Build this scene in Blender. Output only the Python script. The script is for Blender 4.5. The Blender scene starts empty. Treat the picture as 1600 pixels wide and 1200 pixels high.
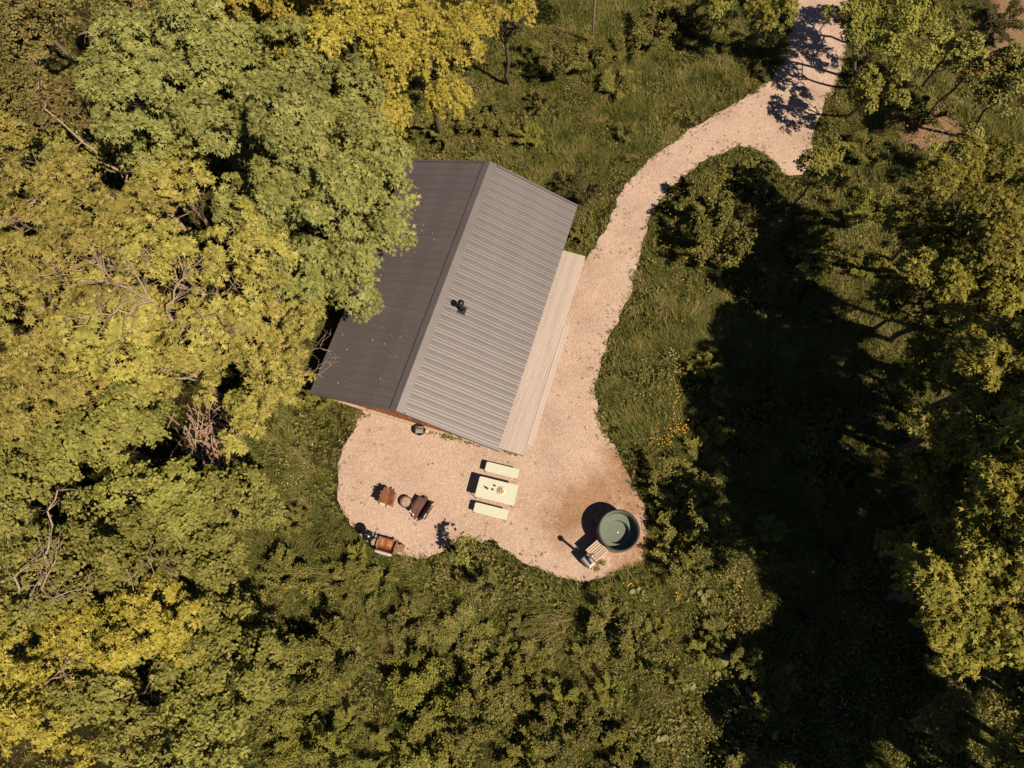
import bpy, bmesh, math, random
import numpy as np
from mathutils import Vector, Matrix

# ------------------------------------------------------------ camera, world, sun, exposure
sc = bpy.context.scene
COL = sc.collection
TILT, ROLL, HGT, FPX = 0.3205, -0.0176, 31.0, 1109.0
ct, st, cr, sr = math.cos(TILT), math.sin(TILT), math.cos(ROLL), math.sin(ROLL)
_R, _U, FW = np.array([1, 0, 0.]), np.array([0, ct, st]), np.array([0, st, -ct])
RT = cr*_R + sr*_U
UP = -sr*_R + cr*_U
CAMP = np.array([0, 0, HGT])
cam_d = bpy.data.cameras.new('camera'); cam = bpy.data.objects.new('camera', cam_d); COL.objects.link(cam)
cam_d.sensor_width = 36; cam_d.lens = 36*FPX/1600; cam_d.clip_start = .5; cam_d.clip_end = 900
M = Matrix(((RT[0], UP[0], -FW[0], 0), (RT[1], UP[1], -FW[1], 0), (RT[2], UP[2], -FW[2], HGT), (0, 0, 0, 1)))
cam.matrix_world = M
sc.camera = cam

SUNV = Vector((.57, -.475, 1)).normalized()          # towards the sun
EL = math.asin(SUNV.z); AZ = math.atan2(SUNV.x, SUNV.y)
w = bpy.data.worlds.new('World'); sc.world = w; w.use_nodes = True
nt = w.node_tree; bg = nt.nodes['Background']
sky = nt.nodes.new('ShaderNodeTexSky'); sky.sky_type = 'NISHITA'; sky.sun_disc = False
sky.air_density = .45; sky.dust_density = .2; sky.ozone_density = .4; sky.sun_elevation = EL; sky.sun_rotation = AZ
nt.links.new(sky.outputs[0], bg.inputs[0]); bg.inputs[1].default_value = .05
sd = bpy.data.lights.new('sun', 'SUN'); sd.energy = 5; sd.angle = math.radians(.5); sd.color = (1, .85, .63)
so = bpy.data.objects.new('sun', sd); COL.objects.link(so)
so.rotation_euler = SUNV.to_track_quat('Z', 'Y').to_euler(); so.location = (20, -20, 40)
vs = sc.view_settings
vs.view_transform = 'Standard'; vs.look = 'None'; vs.gamma = 1; vs.use_curve_mapping = False; vs.exposure = .74
sc.cycles.max_bounces = 5; sc.cycles.diffuse_bounces = 2; sc.cycles.glossy_bounces = 2; sc.cycles.transmission_bounces = 3

# ------------------------------------------------------------ helpers
def W(u, v, z=0.):                                    # photograph point at height z -> place in the world
    d = RT*(u-800)/FPX - UP*(v-600)/FPX + FW
    return CAMP + d*((z-HGT)/d[2])
def to_px(P):
    d = np.asarray(P) - CAMP
    z = d@FW
    return np.stack([800+FPX*(d@RT)/z, 600-FPX*(d@UP)/z], -1)
def scale_at(u, v, z): return FPX/float((W(u, v, z)-CAMP)@FW)   # px per metre

def rnd(seed): return np.random.default_rng(seed)
def setp(o, label=None, cat=None, group=None, kind=None):
    if label: o['label'] = label
    if cat: o['category'] = cat
    if group: o['group'] = group
    if kind: o['kind'] = kind
    return o
def empty(name, loc, rz=0, label=None, cat=None, group=None):
    o = bpy.data.objects.new(name, None); COL.objects.link(o); o.location = loc; o.rotation_euler = (0, 0, rz)
    o.empty_display_size = .3
    return setp(o, label, cat, group)
def link(name, me, mat=None, parent=None, loc=None, rz=None):
    o = bpy.data.objects.new(name, me); COL.objects.link(o)
    if mat and not me.materials: me.materials.append(mat)
    if parent: o.parent = parent
    if loc is not None: o.location = loc
    if rz is not None: o.rotation_euler = (0, 0, rz)
    return o
def np_mesh(name, V, T, k=3, smooth=False):
    me = bpy.data.meshes.new(name)
    V = np.ascontiguousarray(V, dtype=np.float32); T = np.ascontiguousarray(T, dtype=np.int32)
    me.vertices.add(len(V)); me.vertices.foreach_set('co', V.ravel())
    me.loops.add(T.size); me.loops.foreach_set('vertex_index', T.ravel())
    me.polygons.add(len(T)); me.polygons.foreach_set('loop_start', np.arange(0, T.size, k, dtype=np.int32))
    me.polygons.foreach_set('loop_total', np.full(len(T), k, dtype=np.int32))
    me.update(calc_edges=True)
    if smooth: me.polygons.foreach_set('use_smooth', np.ones(len(T), dtype=bool))
    return me

class MB:                                             # mesh builder
    def __init__(s): s.v = []; s.f = []
    def add(s, vs_, fs):
        b = len(s.v); s.v += [tuple(map(float, p)) for p in vs_]; s.f += [tuple(b+i for i in f) for f in fs]; return s
    def box(s, x0, x1, y0, y1, z0, z1, m=None):
        P = [(x, y, z) for z in (z0, z1) for y in (y0, y1) for x in (x0, x1)]
        if m is not None: P = [m @ Vector(p) for p in P]
        return s.add(P, [(0, 2, 3, 1), (4, 5, 7, 6), (0, 1, 5, 4), (2, 6, 7, 3), (0, 4, 6, 2), (1, 3, 7, 5)])
    def tube(s, pts, rad, n=6, cap=True):
        pts = [Vector(p) for p in pts]
        if not hasattr(rad, '__len__'): rad = [rad]*len(pts)
        rings = []; prev = None
        for i, p in enumerate(pts):
            t = (pts[min(i+1, len(pts)-1)] - pts[max(i-1, 0)]).normalized()
            a = prev - t*prev.dot(t) if prev is not None else t.orthogonal()
            a.normalize(); prev = a; b = t.cross(a)
            rings.append([p + (a*math.cos(2*math.pi*k/n) + b*math.sin(2*math.pi*k/n))*rad[i] for k in range(n)])
        V = [q for r in rings for q in r]; F = []
        for i in range(len(pts)-1):
            for k in range(n):
                F.append((i*n+k, i*n+(k+1) % n, (i+1)*n+(k+1) % n, (i+1)*n+k))
        if cap: F.append(tuple(range(n-1, -1, -1))); F.append(tuple((len(pts)-1)*n+k for k in range(n)))
        return s.add(V, F)
    def lathe(s, prof, n=32, c=(0, 0, 0)):
        V = []; F = []
        for r, z in prof:
            for k in range(n): a = 2*math.pi*k/n; V.append((c[0]+r*math.cos(a), c[1]+r*math.sin(a), c[2]+z))
        for i in range(len(prof)-1):
            for k in range(n): F.append((i*n+k, i*n+(k+1) % n, (i+1)*n+(k+1) % n, (i+1)*n+k))
        return s.add(V, F)
    def cyl(s, x, y, z0, z1, r, n=16): return s.tube([(x, y, z0), (x, y, z1)], r, n)
    def build(s, name, mat, parent=None, smooth=False, loc=None, rz=None, bevel=0):
        me = bpy.data.meshes.new(name); me.from_pydata(s.v, [], s.f); me.update()
        if smooth: me.shade_smooth()
        o = link(name, me, mat, parent, loc, rz)
        if bevel:
            b = o.modifiers.new('bevel', 'BEVEL'); b.width = bevel; b.segments = 2; b.limit_method = 'ANGLE'
        return o

# ------------------------------------------------------------ materials
def new_mat(name):
    m = bpy.data.materials.new(name); m.use_nodes = True
    return m, m.node_tree, m.node_tree.nodes['Principled BSDF']
def N(nt, t, **kw):
    n = nt.nodes.new(t)
    for k, v in kw.items():
        if k in n.inputs: n.inputs[k].default_value = v
        else: setattr(n, k, v)
    return n
def ramp(nt, fac, cols):
    r = nt.nodes.new('ShaderNodeValToRGB'); e = r.color_ramp.elements
    while len(e) < len(cols): e.new(.5)
    for i, (p, c) in enumerate(cols): e[i].position = p; e[i].color = (*c, 1)
    nt.links.new(fac, r.inputs[0]); return r.outputs[0]
def simple(name, col, rough=.6, metal=0, var=.15, scale=8., bump=.0, spec=.5):
    m, nt, b = new_mat(name)
    tc = N(nt, 'ShaderNodeTexCoord'); no = N(nt, 'ShaderNodeTexNoise', Scale=scale, Detail=6.)
    nt.links.new(tc.outputs['Object'], no.inputs['Vector'])
    c = np.array(col)
    nt.links.new(ramp(nt, no.outputs[0], [(.3, tuple(c*(1-var))), (.7, tuple(c*(1+var)))]), b.inputs['Base Color'])
    b.inputs['Roughness'].default_value = rough; b.inputs['Metallic'].default_value = metal
    b.inputs['Specular IOR Level'].default_value = spec
    if bump:
        bp = N(nt, 'ShaderNodeBump', Strength=bump, Distance=.02)
        nt.links.new(no.outputs[0], bp.inputs['Height']); nt.links.new(bp.outputs[0], b.inputs['Normal'])
    return m
def leaf_mat(name, cols, trans=.2, rough=.55, spec=.14):
    """colour by leaf (each leaf is an island) and by clump"""
    m, nt, b = new_mat(name)
    g = N(nt, 'ShaderNodeNewGeometry'); tc = N(nt, 'ShaderNodeTexCoord'); oi = N(nt, 'ShaderNodeObjectInfo')
    no = N(nt, 'ShaderNodeTexNoise', Scale=.9, Detail=2.)
    nt.links.new(tc.outputs['Object'], no.inputs['Vector'])
    a = N(nt, 'ShaderNodeMath', operation='MULTIPLY'); a.inputs[1].default_value = .5
    nt.links.new(g.outputs['Random Per Island'], a.inputs[0])
    a2 = N(nt, 'ShaderNodeMath', operation='MULTIPLY_ADD'); a2.inputs[1].default_value = .9; nt.links.new(no.outputs[0], a2.inputs[0]); nt.links.new(a.outputs[0], a2.inputs[2])
    a3 = N(nt, 'ShaderNodeMath', operation='SUBTRACT'); a3.inputs[1].default_value = .2; nt.links.new(a2.outputs[0], a3.inputs[0])
    col = ramp(nt, a3.outputs[0], cols)
    hs = N(nt, 'ShaderNodeHueSaturation', Saturation=1.)
    mr = N(nt, 'ShaderNodeMapRange'); mr.inputs[3].default_value = .84; mr.inputs[4].default_value = 1.16
    nt.links.new(oi.outputs['Random'], mr.inputs[0]); nt.links.new(mr.outputs[0], hs.inputs['Value'])
    mh = N(nt, 'ShaderNodeMapRange'); mh.inputs[3].default_value = .492; mh.inputs[4].default_value = .508
    nt.links.new(oi.outputs['Random'], mh.inputs[0]); nt.links.new(mh.outputs[0], hs.inputs['Hue'])
    nt.links.new(col, hs.inputs['Color'])
    nt.links.new(hs.outputs[0], b.inputs['Base Color'])
    b.inputs['Roughness'].default_value = rough; b.inputs['Specular IOR Level'].default_value = spec
    tr = N(nt, 'ShaderNodeBsdfTranslucent'); nt.links.new(hs.outputs[0], tr.inputs[0])
    mx = N(nt, 'ShaderNodeMixShader'); mx.inputs[0].default_value = trans
    nt.links.new(b.outputs[0], mx.inputs[1]); nt.links.new(tr.outputs[0], mx.inputs[2])
    nt.links.new(mx.outputs[0], nt.nodes['Material Output'].inputs[0])
    return m

LM = {
 'maple':  leaf_mat('maple_leaf', [(0, (.13, .14, .04)), (.5, (.20, .205, .06)), (1, (.34, .33, .11))]),
 'yellow': leaf_mat('yellow_leaf', [(0, (.15, .12, .018)), (.5, (.27, .22, .038)), (1, (.38, .31, .07))]),
 'olive':  leaf_mat('olive_leaf', [(0, (.13, .12, .028)), (.42, (.23, .205, .05)), (.78, (.33, .275, .075)), (1, (.36, .22, .09))]),
 'green':  leaf_mat('green_leaf', [(0, (.095, .1, .02)), (.5, (.185, .18, .042)), (1, (.29, .26, .07))]),
 'dark':   leaf_mat('dark_leaf', [(0, (.07, .062, .016)), (.5, (.14, .115, .035)), (1, (.26, .2, .08))]),
 'forest': leaf_mat('forest_leaf', [(0, (.075, .078, .012)), (.5, (.18, .165, .028)), (1, (.34, .28, .05))]),
 'sapling': leaf_mat('sapling_leaf', [(0, (.09, .095, .017)), (.5, (.185, .18, .035)), (1, (.29, .26, .055))]),
 'hawthorn': leaf_mat('hawthorn_leaf', [(0, (.035, .038, .011)), (.45, (.12, .115, .028)), (1, (.34, .29, .075))], trans=.2),
 'orange': leaf_mat('orange_leaf', [(0, (.2, .07, .015)), (1, (.3, .13, .03))]),
 'gorse':  leaf_mat('dry_leaf', [(0, (.03, .03, .01)), (.6, (.07, .06, .02)), (1, (.13, .10, .04))], trans=.1),
}
GRASS = leaf_mat('grass_blade', [(0, (.038, .046, .011)), (.35, (.10, .112, .026)), (.6, (.165, .158, .042)), (.78, (.26, .195, .085)), (1, (.42, .3, .17))], trans=.3, rough=.7)
COVER = leaf_mat('cover_leaf', [(0, (.08, .085, .018)), (.5, (.16, .155, .038)), (1, (.28, .25, .09))], trans=.2)
BARK = simple('bark', (.09, .065, .045), .85, var=.35, scale=14, bump=.6)
PALEBARK = simple('pale_bark', (.25, .18, .125), .85, var=.3, scale=14, bump=.5)

def gravel_mat():
    m, nt, b = new_mat('gravel')
    tc = N(nt, 'ShaderNodeTexCoord'); L = nt.links
    v1 = N(nt, 'ShaderNodeTexVoronoi', Scale=24.); v2 = N(nt, 'ShaderNodeTexVoronoi', Scale=44.)
    n1 = N(nt, 'ShaderNodeTexNoise', Scale=.45, Detail=5., Roughness=.62); n2 = N(nt, 'ShaderNodeTexNoise', Scale=5., Detail=6., Roughness=.7)
    n3 = N(nt, 'ShaderNodeTexNoise', Scale=1.3, Detail=8., Roughness=.7)
    for n in (v1, v2, n1, n2, n3): L.new(tc.outputs['Object'], n.inputs['Vector'])
    s1 = N(nt, 'ShaderNodeSeparateColor'); L.new(v1.outputs['Color'], s1.inputs[0])
    s2 = N(nt, 'ShaderNodeSeparateColor'); L.new(v2.outputs['Color'], s2.inputs[0])
    c1 = ramp(nt, s1.outputs[0], [(0, (.19, .128, .102)), (.12, (.315, .225, .183)), (.6, (.39, .285, .237)), (.93, (.45, .34, .29)), (1, (.57, .46, .4))])
    c2 = ramp(nt, s2.outputs[1], [(0, (.23, .155, .12)), (.15, (.335, .24, .195)), (.7, (.40, .295, .245)), (1, (.52, .41, .35))])
    mx = N(nt, 'ShaderNodeMix', data_type='RGBA'); mx.inputs[0].default_value = .55; L.new(c1, mx.inputs[6]); L.new(c2, mx.inputs[7])
    base = mx.outputs[2]
    def mul(col, fac_ramp, amt=1.):
        q = N(nt, 'ShaderNodeMix', data_type='RGBA', blend_type='MULTIPLY'); q.inputs[0].default_value = amt
        L.new(col, q.inputs[6]); L.new(fac_ramp, q.inputs[7]); return q.outputs[2]
    base = mul(base, ramp(nt, n1.outputs[0], [(.3, (.80, .76, .72)), (.5, (.97, .96, .95)), (.65, (1.05, 1.05, 1.04))]))
    base = mul(base, ramp(nt, n2.outputs[0], [(.3, (.87, .84, .81)), (.55, (1, 1, 1)), (.8, (1.08, 1.07, 1.05))]))
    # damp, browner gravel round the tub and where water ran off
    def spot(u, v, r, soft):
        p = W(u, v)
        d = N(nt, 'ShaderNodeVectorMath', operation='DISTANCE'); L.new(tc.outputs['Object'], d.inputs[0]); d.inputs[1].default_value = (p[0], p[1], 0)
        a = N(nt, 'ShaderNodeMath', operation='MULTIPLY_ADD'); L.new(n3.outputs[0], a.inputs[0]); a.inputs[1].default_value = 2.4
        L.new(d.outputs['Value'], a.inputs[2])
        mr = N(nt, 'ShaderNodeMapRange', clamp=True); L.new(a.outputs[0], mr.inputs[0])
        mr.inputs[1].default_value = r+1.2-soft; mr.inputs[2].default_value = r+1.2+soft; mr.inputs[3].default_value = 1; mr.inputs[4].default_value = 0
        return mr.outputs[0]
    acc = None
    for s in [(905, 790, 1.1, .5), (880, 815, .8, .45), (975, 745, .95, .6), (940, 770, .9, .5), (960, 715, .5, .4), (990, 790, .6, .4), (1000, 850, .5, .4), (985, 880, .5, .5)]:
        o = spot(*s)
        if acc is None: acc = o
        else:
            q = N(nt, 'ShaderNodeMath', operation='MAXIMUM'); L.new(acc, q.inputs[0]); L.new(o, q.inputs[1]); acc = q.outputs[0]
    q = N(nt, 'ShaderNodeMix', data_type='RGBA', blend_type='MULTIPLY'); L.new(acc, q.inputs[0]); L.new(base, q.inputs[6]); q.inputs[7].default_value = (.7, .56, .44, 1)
    L.new(q.outputs[2], b.inputs['Base Color'])
    b.inputs['Roughness'].default_value = .9; b.inputs['Specular IOR Level'].default_value = .2
    bp = N(nt, 'ShaderNodeBump', Strength=.7, Distance=.03); L.new(v1.outputs['Distance'], bp.inputs['Height']); L.new(bp.outputs[0], b.inputs['Normal'])
    return m
BARE = [(1455, 205, 1.3), (1480, 195, .9), (1570, 55, 1.6), (1545, 95, .9), (1590, 10, 1.5), (1430, 215, .8), (1230, 1060, .5), (1150, 1035, .4), (566, 650, .3)]   # dry bare earth
def ground_mat():
    m, nt, b = new_mat('ground'); L = nt.links
    tc = N(nt, 'ShaderNodeTexCoord')
    n1 = N(nt, 'ShaderNodeTexNoise', Scale=.5, Detail=8., Roughness=.7); n2 = N(nt, 'ShaderNodeTexNoise', Scale=9., Detail=8., Roughness=.75)
    for n in (n1, n2): L.new(tc.outputs['Object'], n.inputs['Vector'])
    c1 = ramp(nt, n1.outputs[0], [(.35, (.018, .016, .006)), (.56, (.03, .025, .009)), (.74, (.10, .07, .036))])
    for (u, v, rad) in BARE:
        pp = W(u, v); dd = N(nt, 'ShaderNodeVectorMath', operation='DISTANCE'); L.new(tc.outputs['Object'], dd.inputs[0]); dd.inputs[1].default_value = (pp[0], pp[1], 0)
        aa = N(nt, 'ShaderNodeMath', operation='MULTIPLY_ADD'); L.new(n2.outputs[0], aa.inputs[0]); aa.inputs[1].default_value = 1.5; L.new(dd.outputs['Value'], aa.inputs[2])
        mr = N(nt, 'ShaderNodeMapRange', clamp=True); L.new(aa.outputs[0], mr.inputs[0]); mr.inputs[1].default_value = rad+.2; mr.inputs[2].default_value = rad+1.2; mr.inputs[3].default_value = 1; mr.inputs[4].default_value = 0
        qq = N(nt, 'ShaderNodeMix', data_type='RGBA'); L.new(mr.outputs[0], qq.inputs[0]); L.new(c1, qq.inputs[6]); qq.inputs[7].default_value = (.24, .15, .095, 1); c1 = qq.outputs[2]
    c2 = ramp(nt, n2.outputs[0], [(.3, (.4, .4, .4)), (.55, (1, 1, 1)), (.8, (1.5, 1.4, 1.2))])
    b.inputs['Specular IOR Level'].default_value = 0
    q = N(nt, 'ShaderNodeMix', data_type='RGBA', blend_type='MULTIPLY'); q.inputs[0].default_value = 1
    L.new(c1, q.inputs[6]); L.new(c2, q.inputs[7]); L.new(q.outputs[2], b.inputs['Base Color']); b.inputs['Roughness'].default_value = .95
    bp = N(nt, 'ShaderNodeBump', Strength=1., Distance=.1); L.new(n2.outputs[0], bp.inputs['Height']); L.new(bp.outputs[0], b.inputs['Normal'])
    return m
def metal_roof_mat(name, col, rough):
    m, nt, b = new_mat(name); L = nt.links
    tc = N(nt, 'ShaderNodeTexCoord'); oi = N(nt, 'ShaderNodeObjectInfo')
    n1 = N(nt, 'ShaderNodeTexNoise', Scale=1.2, Detail=7., Roughness=.65); n2 = N(nt, 'ShaderNodeTexNoise', Scale=30., Detail=4.)
    L.new(tc.outputs['Object'], n1.inputs['Vector']); L.new(tc.outputs['Object'], n2.inputs['Vector'])
    c = np.array(col)
    c1 = ramp(nt, n1.outputs[0], [(.3, tuple(c*.9)), (.7, tuple(c*1.1))])
    mr = N(nt, 'ShaderNodeMapRange'); mr.inputs[3].default_value = .94; mr.inputs[4].default_value = 1.05; L.new(oi.outputs['Random'], mr.inputs[0])
    hs = N(nt, 'ShaderNodeHueSaturation'); L.new(mr.outputs[0], hs.inputs['Value']); L.new(c1, hs.inputs['Color'])
    L.new(hs.outputs[0], b.inputs['Base Color'])
    r = N(nt, 'ShaderNodeMapRange'); r.inputs[3].default_value = rough-.06; r.inputs[4].default_value = rough+.08; L.new(n1.outputs[0], r.inputs[0]); L.new(r.outputs[0], b.inputs['Roughness'])
    b.inputs['Specular IOR Level'].default_value = 1.; b.inputs['Metallic'].default_value = .25
    bp = N(nt, 'ShaderNodeBump', Strength=.08, Distance=.01); L.new(n2.outputs[0], bp.inputs['Height']); L.new(bp.outputs[0], b.inputs['Normal'])
    return m
def wood_mat(name, a, c, grain=(1, 26, 26), rough=.75, objvar=.14):
    m, nt, b = new_mat(name); L = nt.links
    tc = N(nt, 'ShaderNodeTexCoord'); mp = N(nt, 'ShaderNodeMapping'); mp.inputs['Scale'].default_value = grain
    oi = N(nt, 'ShaderNodeObjectInfo')
    cx = N(nt, 'ShaderNodeVectorMath', operation='ADD'); L.new(tc.outputs['Object'], cx.inputs[0])
    ms = N(nt, 'ShaderNodeMath', operation='MULTIPLY'); ms.inputs[1].default_value = 37; L.new(oi.outputs['Random'], ms.inputs[0]); L.new(ms.outputs[0], cx.inputs[1])
    L.new(cx.outputs[0], mp.inputs['Vector'])
    n = N(nt, 'ShaderNodeTexNoise', Scale=1.6, Detail=8., Roughness=.65); L.new(mp.outputs[0], n.inputs['Vector'])
    col = ramp(nt, n.outputs[0], [(.3, a), (.7, c)])
    mr = N(nt, 'ShaderNodeMapRange'); mr.inputs[3].default_value = 1-objvar; mr.inputs[4].default_value = 1+objvar; L.new(oi.outputs['Random'], mr.inputs[0])
    hs = N(nt, 'ShaderNodeHueSaturation'); L.new(mr.outputs[0], hs.inputs['Value']); L.new(col, hs.inputs['Color'])
    L.new(hs.outputs[0], b.inputs['Base Color']); b.inputs['Roughness'].default_value = rough
    bp = N(nt, 'ShaderNodeBump', Strength=.3, Distance=.01); L.new(n.outputs[0], bp.inputs['Height']); L.new(bp.outputs[0], b.inputs['Normal'])
    return m
def hide_mat(name, a, c):
    m, nt, b = new_mat(name); L = nt.links
    tc = N(nt, 'ShaderNodeTexCoord'); n = N(nt, 'ShaderNodeTexNoise', Scale=3., Detail=8., Roughness=.7); L.new(tc.outputs['Object'], n.inputs['Vector'])
    L.new(ramp(nt, n.outputs[0], [(.35, a), (.65, c)]), b.inputs['Base Color']); b.inputs['Roughness'].default_value = .75
    b.inputs['Sheen Weight'].default_value = .2
    bp = N(nt, 'ShaderNodeBump', Strength=.5, Distance=.02); L.new(n.outputs[0], bp.inputs['Height']); L.new(bp.outputs[0], b.inputs['Normal'])
    return m
GRAVEL = gravel_mat(); GROUND = ground_mat()
ROOFM = metal_roof_mat('roof_metal', (.104, .088, .094), .54)
TRIMM = metal_roof_mat('roof_trim_metal', (.104, .088, .093), .52)
DECKW = wood_mat('weathered_decking', (.31, .255, .23), (.375, .31, .285), (16, 1, 16), objvar=.07)
CEDAR = wood_mat('orange_cladding', (.22, .06, .02), (.36, .11, .04), (26, 26, 1), objvar=.3)
PALEW = wood_mat('pale_timber', (.34, .24, .19), (.46, .34, .27), (1, 26, 26))
BROWNW = wood_mat('brown_timber', (.14, .07, .035), (.22, .12, .06), (1, 20, 20))
BARREL = wood_mat('barrel_wood', (.26, .12, .07), (.38, .2, .12), (20, 20, 1))
BLACK = simple('black_metal', (.012, .011, .011), .5, .3)
STEEL = simple('steel', (.5, .47, .45), .35, .8)
LINER = simple('grey_green_liner', (.098, .118, .096), .6, var=.06, scale=3, spec=.3)
CREAM = simple('cream_green_paint', (.43, .43, .36), .45, var=.03, scale=4)
RUST = simple('rusty_steel', (.10, .05, .03), .8, .3, var=.4, scale=12, bump=.3)
ASH = simple('ash', (.28, .2, .15), .95, var=.4, scale=14, bump=.8)
CONC = simple('pale_concrete', (.3, .225, .175), .9, var=.12, scale=10, bump=.3)
LEATHER = simple('tan_leather', (.2, .06, .02), .42, var=.25, scale=7, bump=.15)
FLEECE = simple('white_fleece', (.42, .36, .33), .95, var=.12, scale=30, bump=.8)
WHITE = simple('white_glaze', (.5, .47, .43), .3, var=.02)
GLASSY = simple('dark_bottle_glass', (.01, .02, .008), .08, var=.05)

# ------------------------------------------------------------ noise / polygons (numpy)
class VN:
    def __init__(s, seed): s.g = rnd(seed).random((256, 256))
    def __call__(s, x, y, sc_=1.):
        x = np.asarray(x)*sc_+1000; y = np.asarray(y)*sc_+1000
        xi = np.floor(x).astype(int); yi = np.floor(y).astype(int); fx = x-xi; fy = y-yi
        fx = fx*fx*(3-2*fx); fy = fy*fy*(3-2*fy); g = s.g
        a = g[xi % 256, yi % 256]; b = g[(xi+1) % 256, yi % 256]; c = g[xi % 256, (yi+1) % 256]; d = g[(xi+1) % 256, (yi+1) % 256]
        return (a*(1-fx)+b*fx)*(1-fy)+(c*(1-fx)+d*fx)*fy
    def fbm(s, x, y, sc_=1.): return (s(x, y, sc_)+.5*s(x, y, sc_*2.1)+.25*s(x, y, sc_*4.3))/1.75
noi = VN(5)
def inside(P, poly):
    x, y = P[:, 0], P[:, 1]; r = np.zeros(len(P), bool); n = len(poly)
    for i in range(n):
        x0, y0 = poly[i][:2]; x1, y1 = poly[(i+1) % n][:2]
        c = ((y0 > y) != (y1 > y)) & (x < (x1-x0)*(y-y0)/((y1-y0) if y1 != y0 else 1e-9)+x0)
        r ^= c
    return r
def seg_dist(P, poly):
    d = np.full(len(P), 1e9); n = len(poly)
    for i in range(n):
        a = np.array(poly[i][:2]); b = np.array(poly[(i+1) % n][:2]); ab = b-a
        t = np.clip(((P[:, :2]-a)@ab)/(ab@ab+1e-9), 0, 1); q = a+t[:, None]*ab
        d = np.minimum(d, np.hypot(P[:, 0]-q[:, 0], P[:, 1]-q[:, 1]))
    return d

# ------------------------------------------------------------ ground, gravel
g = MB(); g.add([(-300, -300, 0), (300, -300, 0), (300, 300, 0), (-300, 300, 0)], [(0, 1, 2, 3)])
setp(g.build('ground', GROUND), kind='structure')
PATH = [(1252, -140), (1244, -60), (1238, 0), (1236, 40), (1226, 90), (1198, 127), (1160, 155), (1110, 183), (1060, 215), (1020, 245), (988, 275), (968, 305), (955, 340), (935, 375), (915, 402), (860, 440), (700, 500),
        (560, 560), (560, 628), (566, 650), (545, 685), (531, 715), (526, 745), (529, 775), (538, 800), (548, 822), (562, 838), (578, 852), (602, 864), (640, 871), (680, 868), (700, 855), (730, 846), (760, 844), (785, 852),
        (803, 869), (832, 886), (870, 900), (905, 908), (940, 905), (975, 893), (1004, 875), (1013, 850), (1011, 810), (1000, 780), (985, 750), (969, 715), (950, 685), (936, 655), (931, 620), (933, 590),
        (942, 555), (955, 520), (970, 490), (985, 460), (995, 420), (1003, 380), (1015, 345), (1035, 310), (1060, 280), (1085, 260), (1110, 244), (1150, 231), (1180, 234), (1205, 246), (1222, 266),
        (1232, 272), (1246, 274), (1260, 262), (1268, 248), (1272, 232), (1270, 205), (1290, 165), (1308, 125), (1320, 80), (1324, 30), (1325, -60), (1330, -140)]
def smooth_poly(pts, step=.12, jit=.07, seed=3):
    P = np.array([W(*p)[:2] for p in pts]); n = len(P); out = []
    for i in range(n):
        p0, p1, p2, p3 = P[i-1], P[i], P[(i+1) % n], P[(i+2) % n]
        k = max(2, int(np.linalg.norm(p2-p1)/step))
        for j in range(k):
            t = j/k; out.append(.5*((2*p1)+(-p0+p2)*t+(2*p0-5*p1+4*p2-p3)*t*t+(-p0+3*p1-3*p2+p3)*t**3))
    out = np.array(out); v = VN(seed)
    out[:, 0] += (v.fbm(out[:, 0], out[:, 1], 2.2)-.5)*jit*5; out[:, 1] += (v.fbm(out[:, 0]+50, out[:, 1], 2.2)-.5)*jit*5
    return out
PATHW = smooth_poly(PATH)
from mathutils.geometry import delaunay_2d_cdt
_n = len(PATHW); _g = np.stack(np.meshgrid(np.arange(-9, 19, .8), np.arange(1, 34, .8)), -1).reshape(-1, 2); _g = _g[inside(_g, PATHW)]
_vs = [Vector((float(x), float(y))) for x, y in np.r_[PATHW, _g]]
_v, _e, _f, *_ = delaunay_2d_cdt(_vs, [(i, (i+1) % _n) for i in range(_n)], [], 0, 1e-4)
_v = np.array([tuple(q) for q in _v]); _f = np.array([f for f in _f if len(f) == 3]); _f = _f[inside(_v[_f].mean(1), PATHW)]
me = np_mesh('gravel_path', np.c_[_v, np.full(len(_v), .008)], _f)
setp(link('gravel_path', me, GRAVEL), kind='structure')

# house frame: local x = towards the deck, local y = up the ridge
HC = np.array([-2.7163, 13.779]); HYAW = 1.2513; HR = HYAW-math.pi/2
HW, HL, HE, HRISE = 4.19, 12.18, 2.22, 1.605
def hl(P):                                            # world -> house frame
    d = np.asarray(P)[..., :2]-HC; c, s = math.cos(HR), math.sin(HR)
    return np.stack([d[..., 0]*c+d[..., 1]*s, -d[..., 0]*s+d[..., 1]*c], -1)
def hw(x, y, z=0.):
    c, s = math.cos(HR), math.sin(HR); return np.array([HC[0]+x*c-y*s, HC[1]+x*s+y*c, z])
def in_house(P, m=0.):
    q = hl(P); y1 = float(hl(W(917, 401, .3))[1]); return (np.abs(q[:, 1]) < HL/2-.45+m) & (q[:, 0] > -HW+.2-m) & (q[:, 0] < 5.35+m) & ((q[:, 0] < 3.1+m) | (q[:, 1] < y1+m))

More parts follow.
